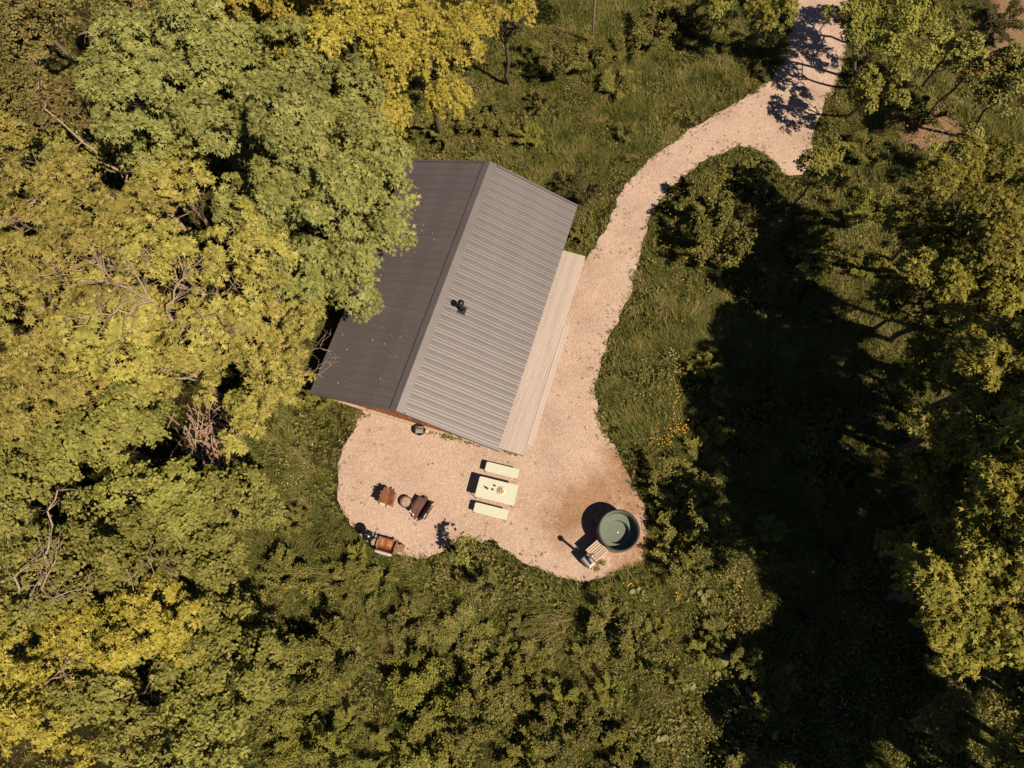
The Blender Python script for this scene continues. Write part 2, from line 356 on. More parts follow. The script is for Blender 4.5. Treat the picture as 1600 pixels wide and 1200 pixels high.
# ------------------------------------------------------------ leaf batches
T_MAPLE = (np.array([[0, 0, 0], [.17, .42, .05], [0, 1, 0], [-.17, .42, .05], [.62, .62, -.04], [-.62, .62, -.04], [.4, .1, -.02], [-.4, .1, -.02]]),
           np.array([[0, 1, 2], [0, 2, 3], [0, 4, 1], [0, 3, 5]]))
T_LEAF = (np.array([[0, 0, 0], [.33, .5, .07], [0, 1, 0], [-.33, .5, .07]]), np.array([[0, 1, 2], [0, 2, 3]]))
T_BIG = (np.array([[0, 0, 0], [.42, .35, .08], [.3, .8, .05], [0, 1, 0], [-.3, .8, .05], [-.42, .35, .08]]), np.array([[0, 1, 2], [0, 2, 3], [0, 3, 4], [0, 4, 5]]))
def leaves(P, Nn, size, tmpl, r):
    n = len(P); Nn = Nn/np.linalg.norm(Nn, axis=1, keepdims=True)
    a = r.normal(size=(n, 3)); a -= (a*Nn).sum(1, keepdims=True)*Nn; a /= np.linalg.norm(a, axis=1, keepdims=True)+1e-9
    b = np.cross(Nn, a)
    V, T = tmpl; s = size[:, None, None]
    v = P[:, None, :]+s*(V[None, :, 0:1]*b[:, None]+V[None, :, 1:2]*a[:, None]+V[None, :, 2:3]*Nn[:, None])
    t = T[None]+(np.arange(n)*len(V))[:, None, None]
    return v.reshape(-1, 3), t.reshape(-1, 3)
def unit(r, n):
    v = r.normal(size=(n, 3)); return v/np.linalg.norm(v, axis=1, keepdims=True)

def crown_points(r, rad, rz, n_lobes, n_clump, per, clump_r, low=-.25, extra=()):
    """billowing lobes -> clumps -> leaf points with normals"""
    d = unit(r, n_lobes*4); d = d[d[:, 2] > low][:n_lobes]
    lobes = [np.array([0, 0, .1*rz])]; lr = [rad*.4]
    for v in d:
        q = r.uniform(.58, .92); lobes.append(v*np.array([rad, rad, rz])*q+np.array([0, 0, r.normal(0, .1)*rad])); lr.append(rad*r.uniform(.2, .36))
    for e in extra: lobes.append(np.array(e[:3])); lr.append(e[3])
    L = np.array(lobes); LR = np.array(lr); wgt = LR**2; wgt /= wgt.sum()
    k = r.choice(len(L), n_clump, p=wgt); dd = unit(r, n_clump); dd[:, 2] = np.where(dd[:, 2] < -.35, -dd[:, 2], dd[:, 2])
    C = L[k]+dd*LR[k][:, None]*r.uniform(.8, 1.08, n_clump)[:, None]*np.array([1, 1, min(1, rz/rad*1.1)])
    # drop clumps buried inside other lobes
    keep = np.ones(n_clump, bool)
    for i in range(len(L)):
        q = np.linalg.norm((C-L[i])/np.array([1, 1, min(1, rz/rad*1.1)]), axis=1) < LR[i]*.72; keep &= ~q
    C = C[keep]; dd = dd[keep]; n = len(C)
    cr_ = clump_r*r.uniform(.3, .68, n)
    idx = np.repeat(np.arange(n), per)
    o = unit(r, len(idx))*r.random((len(idx), 1))**.5; o[:, 2] *= .38
    axis = dd*.6+np.array([0, 0, .75]); axis /= np.linalg.norm(axis, axis=1, keepdims=True)
    # tilt the flattened clump to its axis: shift along outward direction to droop at the rim
    P = C[idx]+o*cr_[idx][:, None]
    P[:, 2] -= (o[:, 0]**2+o[:, 1]**2)*cr_[idx]*.6
    P += (o[:, :1]*dd[idx][:, :1]+o[:, 1:2]*dd[idx][:, 1:2])*np.array([0, 0, -.6])*cr_[idx][:, None]
    Nn = axis[idx]+o*.5+r.normal(size=(len(idx), 3))*.42
    Nn[:, 2] = np.abs(Nn[:, 2])
    return P, Nn, L, LR

def wobbly(a, b, r, k=4, amt=.12):
    a = np.array(a, float); b = np.array(b, float); d = np.linalg.norm(b-a)
    return [a+(b-a)*t+(r.normal(size=3)*amt*d*math.sin(math.pi*t)*.6 if 0 < t < 1 else 0) for t in np.linspace(0, 1, k+1)]

KIND = {  # leaf size, template, clump radius, leaves per m2 factor, lobes, material, bark
 'maple': (.22, T_MAPLE, .6, 3.1, 13, 'maple', BARK), 'yellow': (.175, T_MAPLE, .42, 2.9, 12, 'yellow', BARK), 'olive': (.22, T_MAPLE, .5, 2.3, 13, 'olive', PALEBARK),
 'green': (.165, T_LEAF, .45, 2.7, 11, 'green', BARK), 'dark': (.12, T_LEAF, .4, 2.0, 10, 'dark', PALEBARK), 'forest': (.18, T_MAPLE, .45, 3.0, 11, 'forest', BARK),
 'sapling': (.13, T_LEAF, .3, 2.4, 8, 'sapling', BARK), 'orange': (.14, T_LEAF, .3, 1., 4, 'orange', BARK), 'yellowgreen': (.18, T_MAPLE, .45, 2.2, 11, 'yellow', BARK),
 'shade': (.34, T_MAPLE, .8, 3.0, 10, 'forest', BARK)}
tree_n = 0
def tree(px, py, zc, rpx, kind, label, group='trees of the surrounding wood', flat=.8, dens=1., extra=(), low=-.25, base=None, limbs=(), lean=0.):
    global tree_n; tree_n += 1
    r = rnd(1000+tree_n*7)
    size, tmpl, clr, fac, nl, mk, bark = KIND[kind]
    c = W(px, py, zc); rad = rpx/scale_at(px, py, zc); rz = rad*flat
    o_ = c[:2]/max(1e-6, np.linalg.norm(c[:2]))*min(2.2, .27*zc)   # edge-of-clearing trees lean a little to the light
    b0 = np.array([c[0]+o_[0], c[1]+o_[1], 0.]) if base is None else W(*base)
    t = empty('%s_tree' % {'yellowgreen': 'yellow_green', 'forest': 'woodland', 'shade': 'woodland', 'olive': 'field_maple', 'sapling': 'young', 'orange': 'copper_leaved', 'dark': 'dark_leaved', 'green': 'broadleaf'}.get(kind, kind), b0, 0, label, 'tree', group)
    ex = []
    for e in extra:
        q = W(e[0], e[1], e[2])-c; ex.append((*q, e[3]/scale_at(e[0], e[1], e[2])))
    area = 2*math.pi*rad*rad*(1+flat)/2*1.3+sum(2*math.pi*e[3]**2 for e in ex)
    per = 25; n_cl = max(8, int(area*fac*dens*1.55/(size*size*.42)/per*.62))
    P, Nn, L, LR = crown_points(r, rad, rz, nl, n_cl, per, clr, low, ex)
    P = P+c-b0
    P[:, 2] = np.maximum(P[:, 2], .15)
    V, T = leaves(P, Nn, size*r.uniform(.65, 1.2, len(P)), tmpl, r)
    link('crown', np_mesh('crown', V, T), LM[mk], t)
    m = MB(); h = zc; tr = .028*h*.55+.025
    top = c-b0+np.array([0, 0, -.25*rz])
    m.tube(wobbly((0, 0, -.1), top, r, 5, .025), np.linspace(tr, tr*.55, 6), 8)
    for i in range(1, len(L)):
        q = L[i]+c-b0; s = top*r.uniform(.55, .98)
        m.tube(wobbly(s, q, r, 4, .14), np.linspace(tr*.42, tr*.1, 5), 5)
        for _ in range(4):
            e = q+unit(r, 1)[0]*LR[i]*np.array([1, 1, .6])*1.05
            m.tube(wobbly(q+(s-q)*r.uniform(0, .4), e, r, 3, .16), [tr*.14, tr*.1, tr*.07, .006], 4)
    m.build('trunk', bark, t, True)
    for lb in limbs:                                   # bare limbs standing clear of the leaves: (z, radius, [(u,v)...])
        z0, z1, rr, pts = lb[:4]
        k = len(pts); pp = [W(u, v, z0+(z1-z0)*i/(k-1))-b0 for i, (u, v) in enumerate(pts)]
        pp = np.array(pp); fine = []
        for i in range(k-1):
            for q in (0, .33, .66): fine.append(pp[i]*(1-q)+pp[i+1]*q+r.normal(size=3)*.07*np.linalg.norm(pp[i+1]-pp[i])*(q > 0 or i > 0))
        fine.append(pp[-1]); lm_ = MB().tube(fine, np.linspace(rr*.85, rr*.25, len(fine)), 6)
        for q in range(int(len(fine)*1.3)):
            i = r.integers(max(1, len(fine)//4), len(fine)); d_ = fine[i]-fine[i-1]; d_ /= np.linalg.norm(d_)
            e = d_*r.uniform(.3, 1.)+unit(r, 1)[0]*.7; e[2] = abs(e[2])*.6; L_ = r.uniform(.35, 1.0)
            tp = wobbly(fine[i], fine[i]+e*L_, r, 3, .12); lm_.tube(tp, np.linspace(rr*.22+.004, .005, 4), 4)
            for _ in range(2):
                f_ = tp[r.integers(1, 4)]; lm_.tube([f_, f_+(e+unit(r, 1)[0]*.8)*L_*.4], [.008, .004], 3)
        lm_.build('bare_limb', PALEBARK, t, True)
    return t

exec_order = []
# ------------------------------------------------------------ the cabin
cab = empty('cabin', (HC[0], HC[1], 0), HR, 'single-storey cabin with a dark ribbed metal gable roof and orange board walls beside the gravel', 'cabin')
pitch = math.atan2(HRISE, HW); SL = HW/math.cos(pitch)
ZR = HE+HRISE
# roof slab
s = MB(); tk = .14
prof = [(-HW+.05, HE-.03), (0, ZR-.03), (HW-.05, HE-.03), (HW-.05, HE-.03-tk), (0, ZR-.03-tk), (-HW+.05, HE-.03-tk)]
y0, y1 = -HL/2+.03, HL/2-.03
s.add([(x, y0, z) for x, z in prof]+[(x, y1, z) for x, z in prof], [(0, 5, 4, 1), (1, 4, 3, 2), (6, 7, 10, 11), (7, 8, 9, 10), (0, 1, 7, 6), (1, 2, 8, 7), (2, 3, 9, 8), (3, 4, 10, 9), (4, 5, 11, 10), (5, 0, 6, 11)])
roof = s.build('roof', simple('roof_underside', (.12, .08, .05), .8), cab)
NP = 30; PW = HL/NP
def panel_mesh(name, side, minor):
    # cross profile (offset along ridge, height above the slope)
    pr = [(0, 0), (.014, .013), (.03, .013), (.046, .0)] if minor else [(0, 0), (.008, .03), (.03, .032), (.04, .0)]
    if minor:
        for k in (1, 2):
            c0 = .02+PW*k/3; pr += [(c0-.036, 0), (c0-.014, .0038), (c0+.014, .0038), (c0+.036, 0)]
    else:
        c0 = .04+(PW-.04)*.5; pr += [(c0-.05, 0), (c0-.03, .004), (c0+.03, .004), (c0+.05, 0)]
    pr += [(PW, 0)]
    V = []; F = []; n = len(pr); nx, nz = side*math.sin(pitch), math.cos(pitch)
    for d in (.02, SL+.03):
        for y, h in pr:
            V.append((side*d*math.cos(pitch)+nx*h, y, -d*math.sin(pitch)+nz*h))
        for y, h in pr:
            V.append((side*d*math.cos(pitch)-nx*.004+nx*h, y, -d*math.sin(pitch)-nz*.004+nz*h))
    for i in range(n-1):
        q = (i, i+1, 2*n+i+1, 2*n+i); F.append(q if side < 0 else q[::-1])
        q = (n+i, n+i+1, 3*n+i+1, 3*n+i); F.append(q[::-1] if side < 0 else q)
        F.append((2*n+i, 2*n+i+1, 3*n+i+1, 3*n+i))
    me = bpy.data.meshes.new(name); me.from_pydata(V, [], F); me.update(); me.materials.append(ROOFM); return me
pr_, pl_ = panel_mesh('roof_panel_ribbed', 1, True), panel_mesh('roof_panel_seamed', -1, False)
for k in range(NP):
    for me in (pr_, pl_):
        link('roof_panel', me, None, roof, (0, -HL/2+k*PW, ZR))
def slope_strip(m, side, d0, d1, ya, yb, h, t=.006):
    nx, nz = side*math.sin(pitch), math.cos(pitch)
    def pt(d, y, hh): return (side*d*math.cos(pitch)+nx*hh, y, ZR-d*math.sin(pitch)+nz*hh)
    V = [pt(d, y, hh) for hh in (h-t, h) for y in (ya, yb) for d in (d0, d1)]
    m.add(V, [(0, 2, 3, 1), (4, 5, 7, 6), (0, 1, 5, 4), (2, 6, 7, 3), (0, 4, 6, 2), (1, 3, 7, 5)])
rc = MB()
for sd_ in (-1, 1): slope_strip(rc, sd_, -.02, .3, -HL/2-.02, HL/2+.02, .046)
rc.build('ridge_cap', TRIMM, roof)
for sd_ in (-1, 1):
    for y in (-HL/2, HL/2):
        m = MB(); a, b = (y-.03, y+.06) if y < 0 else (y-.06, y+.03)
        slope_strip(m, sd_, .36, SL+.04, a, b, .05)
        e = y-.03 if y < 0 else y+.03
        nx = sd_*math.sin(pitch); dirx = sd_*math.cos(pitch)
        q0 = Vector((dirx*0, e, ZR+.045)); q1 = Vector((dirx*(SL+.04), e, ZR+.045-(SL+.04)*math.sin(pitch)))
        tt = .012*(1 if y < 0 else -1)
        m.add([q0, q1, q1-Vector((0, 0, .2)), q0-Vector((0, 0, .2)), q0+Vector((0, tt, 0)), q1+Vector((0, tt, 0)), q1+Vector((0, tt, -.2)), q0+Vector((0, tt, -.2))],
              [(0, 1, 2, 3), (7, 6, 5, 4), (0, 4, 5, 1), (1, 5, 6, 2), (2, 6, 7, 3), (3, 7, 4, 0)])
        m.build('verge_trim', TRIMM, roof)
# walls
WX0, WX1, WY = -HW+.35, 2.95, HL/2-.56
def zroof(x): return ZR-abs(x)*math.tan(pitch)-.2
wm = MB(); t_ = .12
wm.box(WX0, WX0+t_, -WY+t_, WY-t_, .1, zroof(WX0)); wm.box(WX1-t_, WX1, -WY+t_, WY-t_, .1, zroof(WX1))
for yy in (-WY, WY-t_):
    pts = [(WX0, .1), (WX1, .1), (WX1, zroof(WX1)), (0, zroof(0)), (WX0, zroof(WX0))]
    wm.add([(x, yy, z) for x, z in pts]+[(x, yy+t_, z) for x, z in pts], [(0, 1, 2, 3, 4), (9, 8, 7, 6, 5)]+[(i, i+5, (i+1) % 5+5, (i+1) % 5) for i in range(5)])
wall = wm.build('wall', simple('wall_boarding', (.12, .05, .025), .8), cab)
nb = 50; bw = (WX1-WX0)/nb
for k in range(nb):
    xa = WX0+k*bw+.006; xb = xa+bw-.02; pr = .026+.012*(k % 2)
    for sgn in (-1,):
        m = MB(); y = -WY
        za, zb = zroof(xa), zroof(xb)
        m.add([(xa, y-pr, .12), (xb, y-pr, .12), (xb, y-pr, zb), (xa, y-pr, za), (xa, y-.001, .12), (xb, y-.001, .12), (xb, y-.001, zb), (xa, y-.001, za)],
              [(0, 1, 2, 3), (0, 4, 5, 1), (1, 5, 6, 2), (2, 6, 7, 3), (3, 7, 4, 0)])
        m.build('cladding_board', CEDAR, wall)
MB().box(WX0-.05, WX1+.05, -WY-.14, WY+.1, .012, .09).build('plinth', CONC, cab)
lampp = W(637.5, 657, 1.6); lq = hl(lampp)
lm = MB(); lm.box(lq[0]-.05, lq[0]+.05, -WY-.16, -WY-.04, 1.45, 1.7)
lm.build('wall_lamp', WHITE, cab, bevel=.015)
# front (deck side) glazed doors under the eave
for k in range(4):
    yc = -3.6+k*2.1
    fr = MB(); fr.box(WX1+.001, WX1+.05, yc-.95, yc+.95, .35, .43); fr.box(WX1+.001, WX1+.05, yc-.95, yc+.95, 2.12, 2.2); fr.box(WX1+.001, WX1+.05, yc-.95, yc-.87, .43, 2.12); fr.box(WX1+.001, WX1+.05, yc+.87, yc+.95, .43, 2.12)
    fo = fr.build('glazed_door', BLACK, cab)
    MB().box(WX1+.01, WX1+.03, yc-.869, yc+.869, .431, 2.119).build('pane', simple('dark_glass', (.02, .025, .025), .05), fo)
# flue
fz = 3.45; fp = hl(W(722, 485, fz)); fx, fy = float(fp[0]), float(fp[1]); fz = ZR-abs(fx)*math.tan(pitch)
fm = MB(); rot = Matrix.Translation((fx, fy, fz+.045)) @ Matrix.Rotation(pitch, 4, 'Y')
fm.box(-.17, .17, -.19, .19, 0, .03, rot); fm.cyl(fx, fy, fz, fz+.14, .13, 20)
fl = fm.build('flue_flashing', BLACK, cab, bevel=.01)
MB().cyl(fx, fy, fz+.1, fz+.72, .075, 20).build('flue_pipe', BLACK, cab, True)
MB().lathe([(0, .17), (.07, .155), (.135, .1), (.145, .05), (.14, .0), (.0, .0)], 28, (fx, fy, fz+.72)).build('flue_cowl', BLACK, cab, True)

r = rnd(41); P = []
for k in range(90):
    x = -r.uniform(.3, HW-.1) if r.random() < .8 else r.uniform(.4, HW-.2); y = r.uniform(-HL/2+.2, HL/2-.2)
    q = hw(x, y); P.append((q[0], q[1], ZR-abs(x)*math.tan(pitch)+.03))
P = np.array(P); V, T = leaves(P, r.normal(size=(len(P), 3))*.2+np.array([0, 0, 1.]), r.uniform(.04, .1, len(P)), T_LEAF, r)
setp(link('leaf_litter', np_mesh('leaf_litter', V, T), leaf_mat('dry_litter', [(0, (.2, .12, .06)), (1, (.45, .33, .2))])), 'fallen leaves and catkins lying on the dark cabin roof', 'leaf litter', kind='stuff')
# ------------------------------------------------------------ deck
dc = empty('wooden_deck', hw(0, 0), HR, 'weathered pale wooden deck running along the right eave of the cabin', 'deck')
q1, q2 = hl(W(917, 401, .3)), hl(W(815, 711, .3))
DX1 = (q1[0]+q2[0])/2; DY1, DY0 = float(q1[1]), float(q2[1]); DX0 = WX1+.07
npl = 18; pw = (DX1-DX0)/npl; r = rnd(12)
for k in range(npl):
    cuts = sorted([DY0+(DY1-DY0)*(i+r.uniform(.2, .8))/2.6 for i in range(2)])
    cuts = [DY0]+[c for c in cuts if DY0+1 < c < DY1-1]+[DY1]
    for a, b in zip(cuts[:-1], cuts[1:]):
        z = .3+r.uniform(-.003, .003)
        MB().box(DX0+k*pw+.003, DX0+(k+1)*pw-.003, a+.003, b-.003, z-.03, z).build('plank', DECKW, dc)
MB().box(DX0, DX1-.02, DY0+.03, DY1-.03, .012, .262).build('deck_frame', simple('deck_frame_wood', (.08, .06, .05), .9), dc)
sy1 = float(hl(W(888, 508, .16))[1]); sy0 = float(hl(W(822, 694, .16))[1])
for k in range(2):
    MB().box(DX1+.004+k*.13, DX1+.13+k*.13, sy0, sy1, .1, .135).build('step_board', DECKW, dc)
MB().box(DX1+.012, DX1+.25, sy0+.05, sy1-.05, .012, .098).build('step_riser', simple('step_wood', (.1, .075, .06), .9), dc)

# ------------------------------------------------------------ table, benches
def ang(p, q): a, b = W(*p), W(*q); return math.atan2(b[1]-a[1], b[0]-a[0])
TA = ang((750, 742), (811, 757))
def rounded(m, lx, ly, z0, z1, rad, n=6):
    pts = []
    for cx, cy, a0 in ((lx-rad, ly-rad, 0), (-lx+rad, ly-rad, 90), (-lx+rad, -ly+rad, 180), (lx-rad, -ly+rad, 270)):
        for i in range(n+1):
            a = math.radians(a0+90*i/n); pts.append((cx+rad*math.cos(a), cy+rad*math.sin(a)))
    k = len(pts)
    m.add([(x, y, z0) for x, y in pts]+[(x, y, z1) for x, y in pts], [tuple(range(k-1, -1, -1)), tuple(range(k, 2*k))]+[(i, (i+1) % k, (i+1) % k+k, i+k) for i in range(k)])
def table_like(name, px, py, h, lx, ly, label, cat, group=None, slats=0):
    p = W(px, py, h); t = empty(name, (p[0], p[1], 0.01), TA, label, cat, group)
    m = MB()
    if slats:
        w_ = 2*ly/slats
        rounded(m, lx, ly, h-.035, h-.012, .07); m.build('seat', CREAM, t)
        for k in range(slats):
            yy = -ly+w_*k+.006; ins = .05 if k in (0, slats-1) else 0
            MB().box(-lx+ins+.005, lx-ins-.005, yy, yy+w_-.012, h-.0118, h-.002).build('slat', CREAM, t, bevel=.002)
    else:
        rounded(m, lx, ly, h-.03, h-.004, .07); m.build('tabletop', CREAM, t, bevel=.004)
        for sx in (-1, 1):
            m2 = MB(); rounded(m2, lx/2-.006, ly-.01, h-.0035, h+.001, .06); m2.build('top_leaf', CREAM, t, loc=(sx*lx/2, 0, 0))
    for sx in (-1, 1):
        for sy in (-1, 1):
            m = MB(); m.tube([(sx*(lx-.12), sy*(ly-.06), h-.03), (sx*(lx-.02), sy*(ly-.02), 0)], .017, 8); m.build('leg', CREAM, t, True)
        MB().tube([(sx*(lx-.11), -ly+.05, h-.05), (sx*(lx-.11), ly-.05, h-.05)], .014, 6).build('crossbar', CREAM, t)
    return t
table_like('garden_table', 776, 767, .74, .86, .45, 'large cream garden table with rounded corners between the two benches', 'table')
table_like('garden_bench', 784.5, 734.5, .45, .74, .215, 'narrow cream bench on the cabin side of the table', 'bench', 'benches at the garden table', 4)
table_like('garden_bench', 767, 798.5, .45, .74, .215, 'narrow cream bench on the far side of the table from the cabin', 'bench', 'benches at the garden table', 4)
tz = .752
p = W(762, 764, tz); b = empty('wine_bottle', (p[0], p[1], tz), 0, 'dark green bottle standing on the left half of the cream table', 'bottle')
MB().lathe([(0, 0), (.038, 0), (.04, .02), (.04, .19), (.016, .24), (.015, .3)], 18).build('bottle_body', GLASSY, b, True)
MB().lathe([(.0155, .255), (.0165, .256), (.0165, .302), (0, .304)], 14).build('capsule', BLACK, b, True)
GLS = simple('smoked_glass', (.12, .13, .1), .1)
for (u, v, lb) in ((773.5, 759.5, 'small drinking glass on the cream table, the one nearer the cabin'), (770.5, 765.5, 'small drinking glass on the cream table, the one farther from the cabin')):
    p = W(u, v, tz); gl = empty('drinking_glass', (p[0], p[1], tz), 0, lb, 'glass', 'drinking glasses on the garden table')
    MB().lathe([(0, 0), (.034, 0), (.04, .1), (.037, .1), (.031, .008), (0, .008)], 18).build('cup', GLS, gl, True)
p = W(783.5, 767.5, tz); pl = empty('serving_plate', (p[0], p[1], tz), .4, 'round white plate holding orange bread and fruit on the cream table', 'plate')
MB().lathe([(0, 0), (.12, 0), (.19, .02), (.193, .026), (.12, .01), (0, .01)], 32).build('dish', WHITE, pl, True)
BREAD = simple('bread_crust', (.45, .19, .06), .7, var=.3, scale=20, bump=.4)
r = rnd(8)
for k in range(7):
    a = k*.9; q = .075 if k else 0.
    p2 = (math.cos(a)*q, math.sin(a)*q, .0102+.0)
    MB().lathe([(.02, 0), (.045, .012), (.05, .03), (.03, .05), (0, .055)], 12).build('bread_roll', BREAD, pl, True, loc=p2)

# ------------------------------------------------------------ seats round the fire
def hide_mesh(r, hx, hy, jag, prof, na=72, nr=14, thick=.012):
    """hide draped over a seat: prof maps distance along the seat (-hx..hx) to (x, z)"""
    ph = r.random(6)*6.28
    V = []; F = []
    xs = [q[0] for q in prof]
    def mp(a, b_):
        x = np.interp(a, xs, [q[1] for q in prof]); z = np.interp(a, xs, [q[2] for q in prof]); return (x, b_, z-.10*max(0, abs(b_)-.27)**1.2*4)
    for i in range(nr+1):
        for k in range(na):
            th = 2*math.pi*k/na
            sq = 1/max(abs(math.cos(th)), abs(math.sin(th)))
            R_ = (.72+.3*sq/1.41)*(1+jag*(math.sin(3*th+ph[0])*.4+math.sin(7*th+ph[1])*.5+math.sin(12*th+ph[2])*.5+math.sin(19*th+ph[3])*.3))
            q = i/nr; V.append(mp(math.cos(th)*hx*R_*q, math.sin(th)*hy*R_*q))
    for i in range(nr):
        for k in range(na): F.append((i*na+k, (i+1)*na+k, (i+1)*na+(k+1) % na, i*na+(k+1) % na))
    return V, F
SEATP = [(-.85, -.5, .14), (-.55, -.42, .35), (-.45, -.36, .39), (-.05, .02, .31), (.05, .1, .33), (.6, .34, .82), (.68, .41, .82), (.95, .48, .58)]
def lounge(px, py, toward, label, mats, seed, fleece=None, k_=1.):
    p = W(px, py, .4); a = ang((px, py), toward)+math.pi
    t = empty('lounge_chair', (p[0], p[1], .01), a, label, 'chair', 'chairs round the fire bowl'); t.scale = (k_ if k_ > 1 else k_*.86, k_, 1)
    r = rnd(seed)
    for sy in (-1, 1):
        MB().tube([(-.4, sy*.3, .02), (-.34, sy*.3, .36), (.08, sy*.3, .27), (.31, sy*.3, .78)], .014, 6).build('side_frame', BLACK, t)
        MB().tube([(.3, sy*.3, .01), (-.05, sy*.3, .3)], .014, 6).build('leg', BLACK, t)
    for (x, z) in ((-.33, .3), (.29, .75), (.27, .03)):
        MB().tube([(x, -.3, z), (x, .3, z)], .014, 6).build('crossbar', BLACK, t)
    V, F = hide_mesh(r, .7, .5, .17, SEATP)
    if fleece:
        V2 = [(x*1.03-.02, y*1.12+fleece, z-.018) for x, y, z in hide_mesh(r, .6, .43, .12, SEATP)[0]]
        o = MB().add(V2, F).build('fleece', FLEECE, t, True); so_ = o.modifiers.new('thick', 'SOLIDIFY'); so_.thickness = .02
    o = MB().add(V, F).build('hide', mats, t, True); so_ = o.modifiers.new('thick', 'SOLIDIFY'); so_.thickness = .014; so_.offset = 1
    return t
H1 = hide_mat('red_brown_hide', (.07, .02, .007), (.21, .062, .013)); H2 = hide_mat('shaded_brown_hide', (.04, .013, .008), (.10, .028, .014))  # second hide is coloured darker for the shade of its chair back
lounge(606, 777, (636, 784), 'low chair draped with a bright reddish-brown hide, left of the fire bowl', H1, 4, .05, .84)
lounge(660, 794, (634, 778), 'low chair draped with a ragged brown hide coloured dark for shade, right of the fire bowl', H2, 9, -.06, 1.04)
p = W(634.5, 784.5, .25); fb = empty('fire_bowl', (p[0], p[1], .01), 0, 'round rusty fire bowl with pale ash between the two hide-draped chairs', 'fire bowl'); fb.scale = (.86, .86, .9)
MB().lathe([(0, .05), (.2, .06), (.29, .16), (.31, .3), (.295, .3), (.275, .17), (.19, .08), (0, .075)], 36).build('bowl', RUST, fb, True)
MB().lathe([(.26, .15), (.2, .175), (.1, .19), (0, .185)], 24).build('ash_bed', ASH, fb, True)
for k in range(3):
    a = k*2.09; MB().tube([(.2*math.cos(a), .2*math.sin(a), .08), (.24*math.cos(a), .24*math.sin(a), 0)], .014, 6).build('leg', RUST, fb)
# third chair: tan leather sling facing the fire, fleece over its back
p = W(605, 853, .4); a = ang((605, 853), (622, 800))+math.pi
t = empty('sling_chair', (p[0], p[1], .01), a, 'tan leather sling chair with white fleece over its back at the lower left gravel edge', 'chair', 'chairs round the fire bowl')
for sy in (-1, 1):
    MB().tube([(-.33, sy*.36, .0), (-.28, sy*.36, .42), (.12, sy*.36, .34), (.3, sy*.36, .8)], .02, 6).build('side_frame', BROWNW, t)
    MB().tube([(.32, sy*.36, 0), (0, sy*.36, .36)], .018, 6).build('leg', BROWNW, t)
    MB().box(-.3, .22, sy*.39-.03, sy*.39+.03, .52, .545).build('armrest', BROWNW, t, bevel=.005)
sl = [(-.3, .42), (-.15, .36), (0, .32), (.1, .33), (.17, .45), (.24, .62), (.3, .8)]
def sheet(pts, y0, y1, th, n=6):
    V = []; F = []
    for (x, z) in pts:
        for j in range(n+1):
            y = y0+(y1-y0)*j/n; V.append((x, y, z-.04*math.sin(math.pi*j/n)))
    for i in range(len(pts)-1):
        for j in range(n): F.append((i*(n+1)+j, (i+1)*(n+1)+j, (i+1)*(n+1)+j+1, i*(n+1)+j+1))
    return MB().add(V, F)
o = sheet(sl, -.35, .0-.005, .02).build('leather_sling', LEATHER, t, True); o.modifiers.new('thick', 'SOLIDIFY').thickness = .02
o = sheet(sl, .005, .35, .02).build('leather_sling', LEATHER, t, True); o.modifiers.new('thick', 'SOLIDIFY').thickness = .02
r = rnd(77)
V, F = hide_mesh(r, .3, .4, .06, [(-.4, .22, .62), (-.1, .3, .83), (0, .34, .84), (.1, .38, .8), (.45, .46, .4)])
o = MB().add(V, F).build('fleece', FLEECE, t, True); o.modifiers.new('thick', 'SOLIDIFY').thickness = .035
# stool
p = W(625.5, 857, .35); t = empty('wooden_stool', (p[0], p[1], .01), a+.1, 'small brown wooden stool at the right side of the tan leather chair', 'stool')
for k in range(3): MB().box(-.15, .15, -.15+k*.102, -.15+k*.102+.095, .33, .355).build('slat', BROWNW, t)
for sx in (-1, 1):
    for sy in (-1, 1): MB().box(sx*.13-.018, sx*.13+.018, sy*.13-.018, sy*.13+.018, 0, .33).build('leg', BROWNW, t)
p = W(586, 848, .3); t = empty('log_stump', (p[0], p[1], .01), .5, 'brown sawn log stump between the black grill and the tan leather chair', 'stump')
MB().lathe([(.19, 0), (.18, .1), (.175, .3), (.17, .32)], 22).build('bark_ring', BARK, t, True)
MB().lathe([(.168, .3205), (.1, .323), (0, .322)], 22).build('cut_face', simple('cut_wood', (.26, .17, .11), .8, var=.2, scale=20), t)
p = W(573.5, 836, .95); t = empty('kettle_grill', (p[0], p[1], .01), 0, 'black round kettle grill on a stand at the left edge of the gravel', 'grill')
MB().lathe([(0, .68), (.12, .7), (.2, .78), (.225, .88), (.215, .88), (.19, .8), (0, .72)], 30).build('bowl', BLACK, t, True)
MB().lathe([(.228, .885), (.2, .97), (.12, 1.03), (0, 1.05)], 30).build('lid', simple('black_enamel', (.01, .01, .01), .22), t, True)
MB().tube([(-.05, 0, 1.045), (-.05, 0, 1.09), (.05, 0, 1.09), (.05, 0, 1.045)], .009, 6).build('lid_handle', STEEL, t)
for k in range(3):
    aa = k*2.09+.4; MB().tube([(.14*math.cos(aa), .14*math.sin(aa), .72), (.27*math.cos(aa), .27*math.sin(aa), 0)], .013, 6).build('leg', BLACK, t)
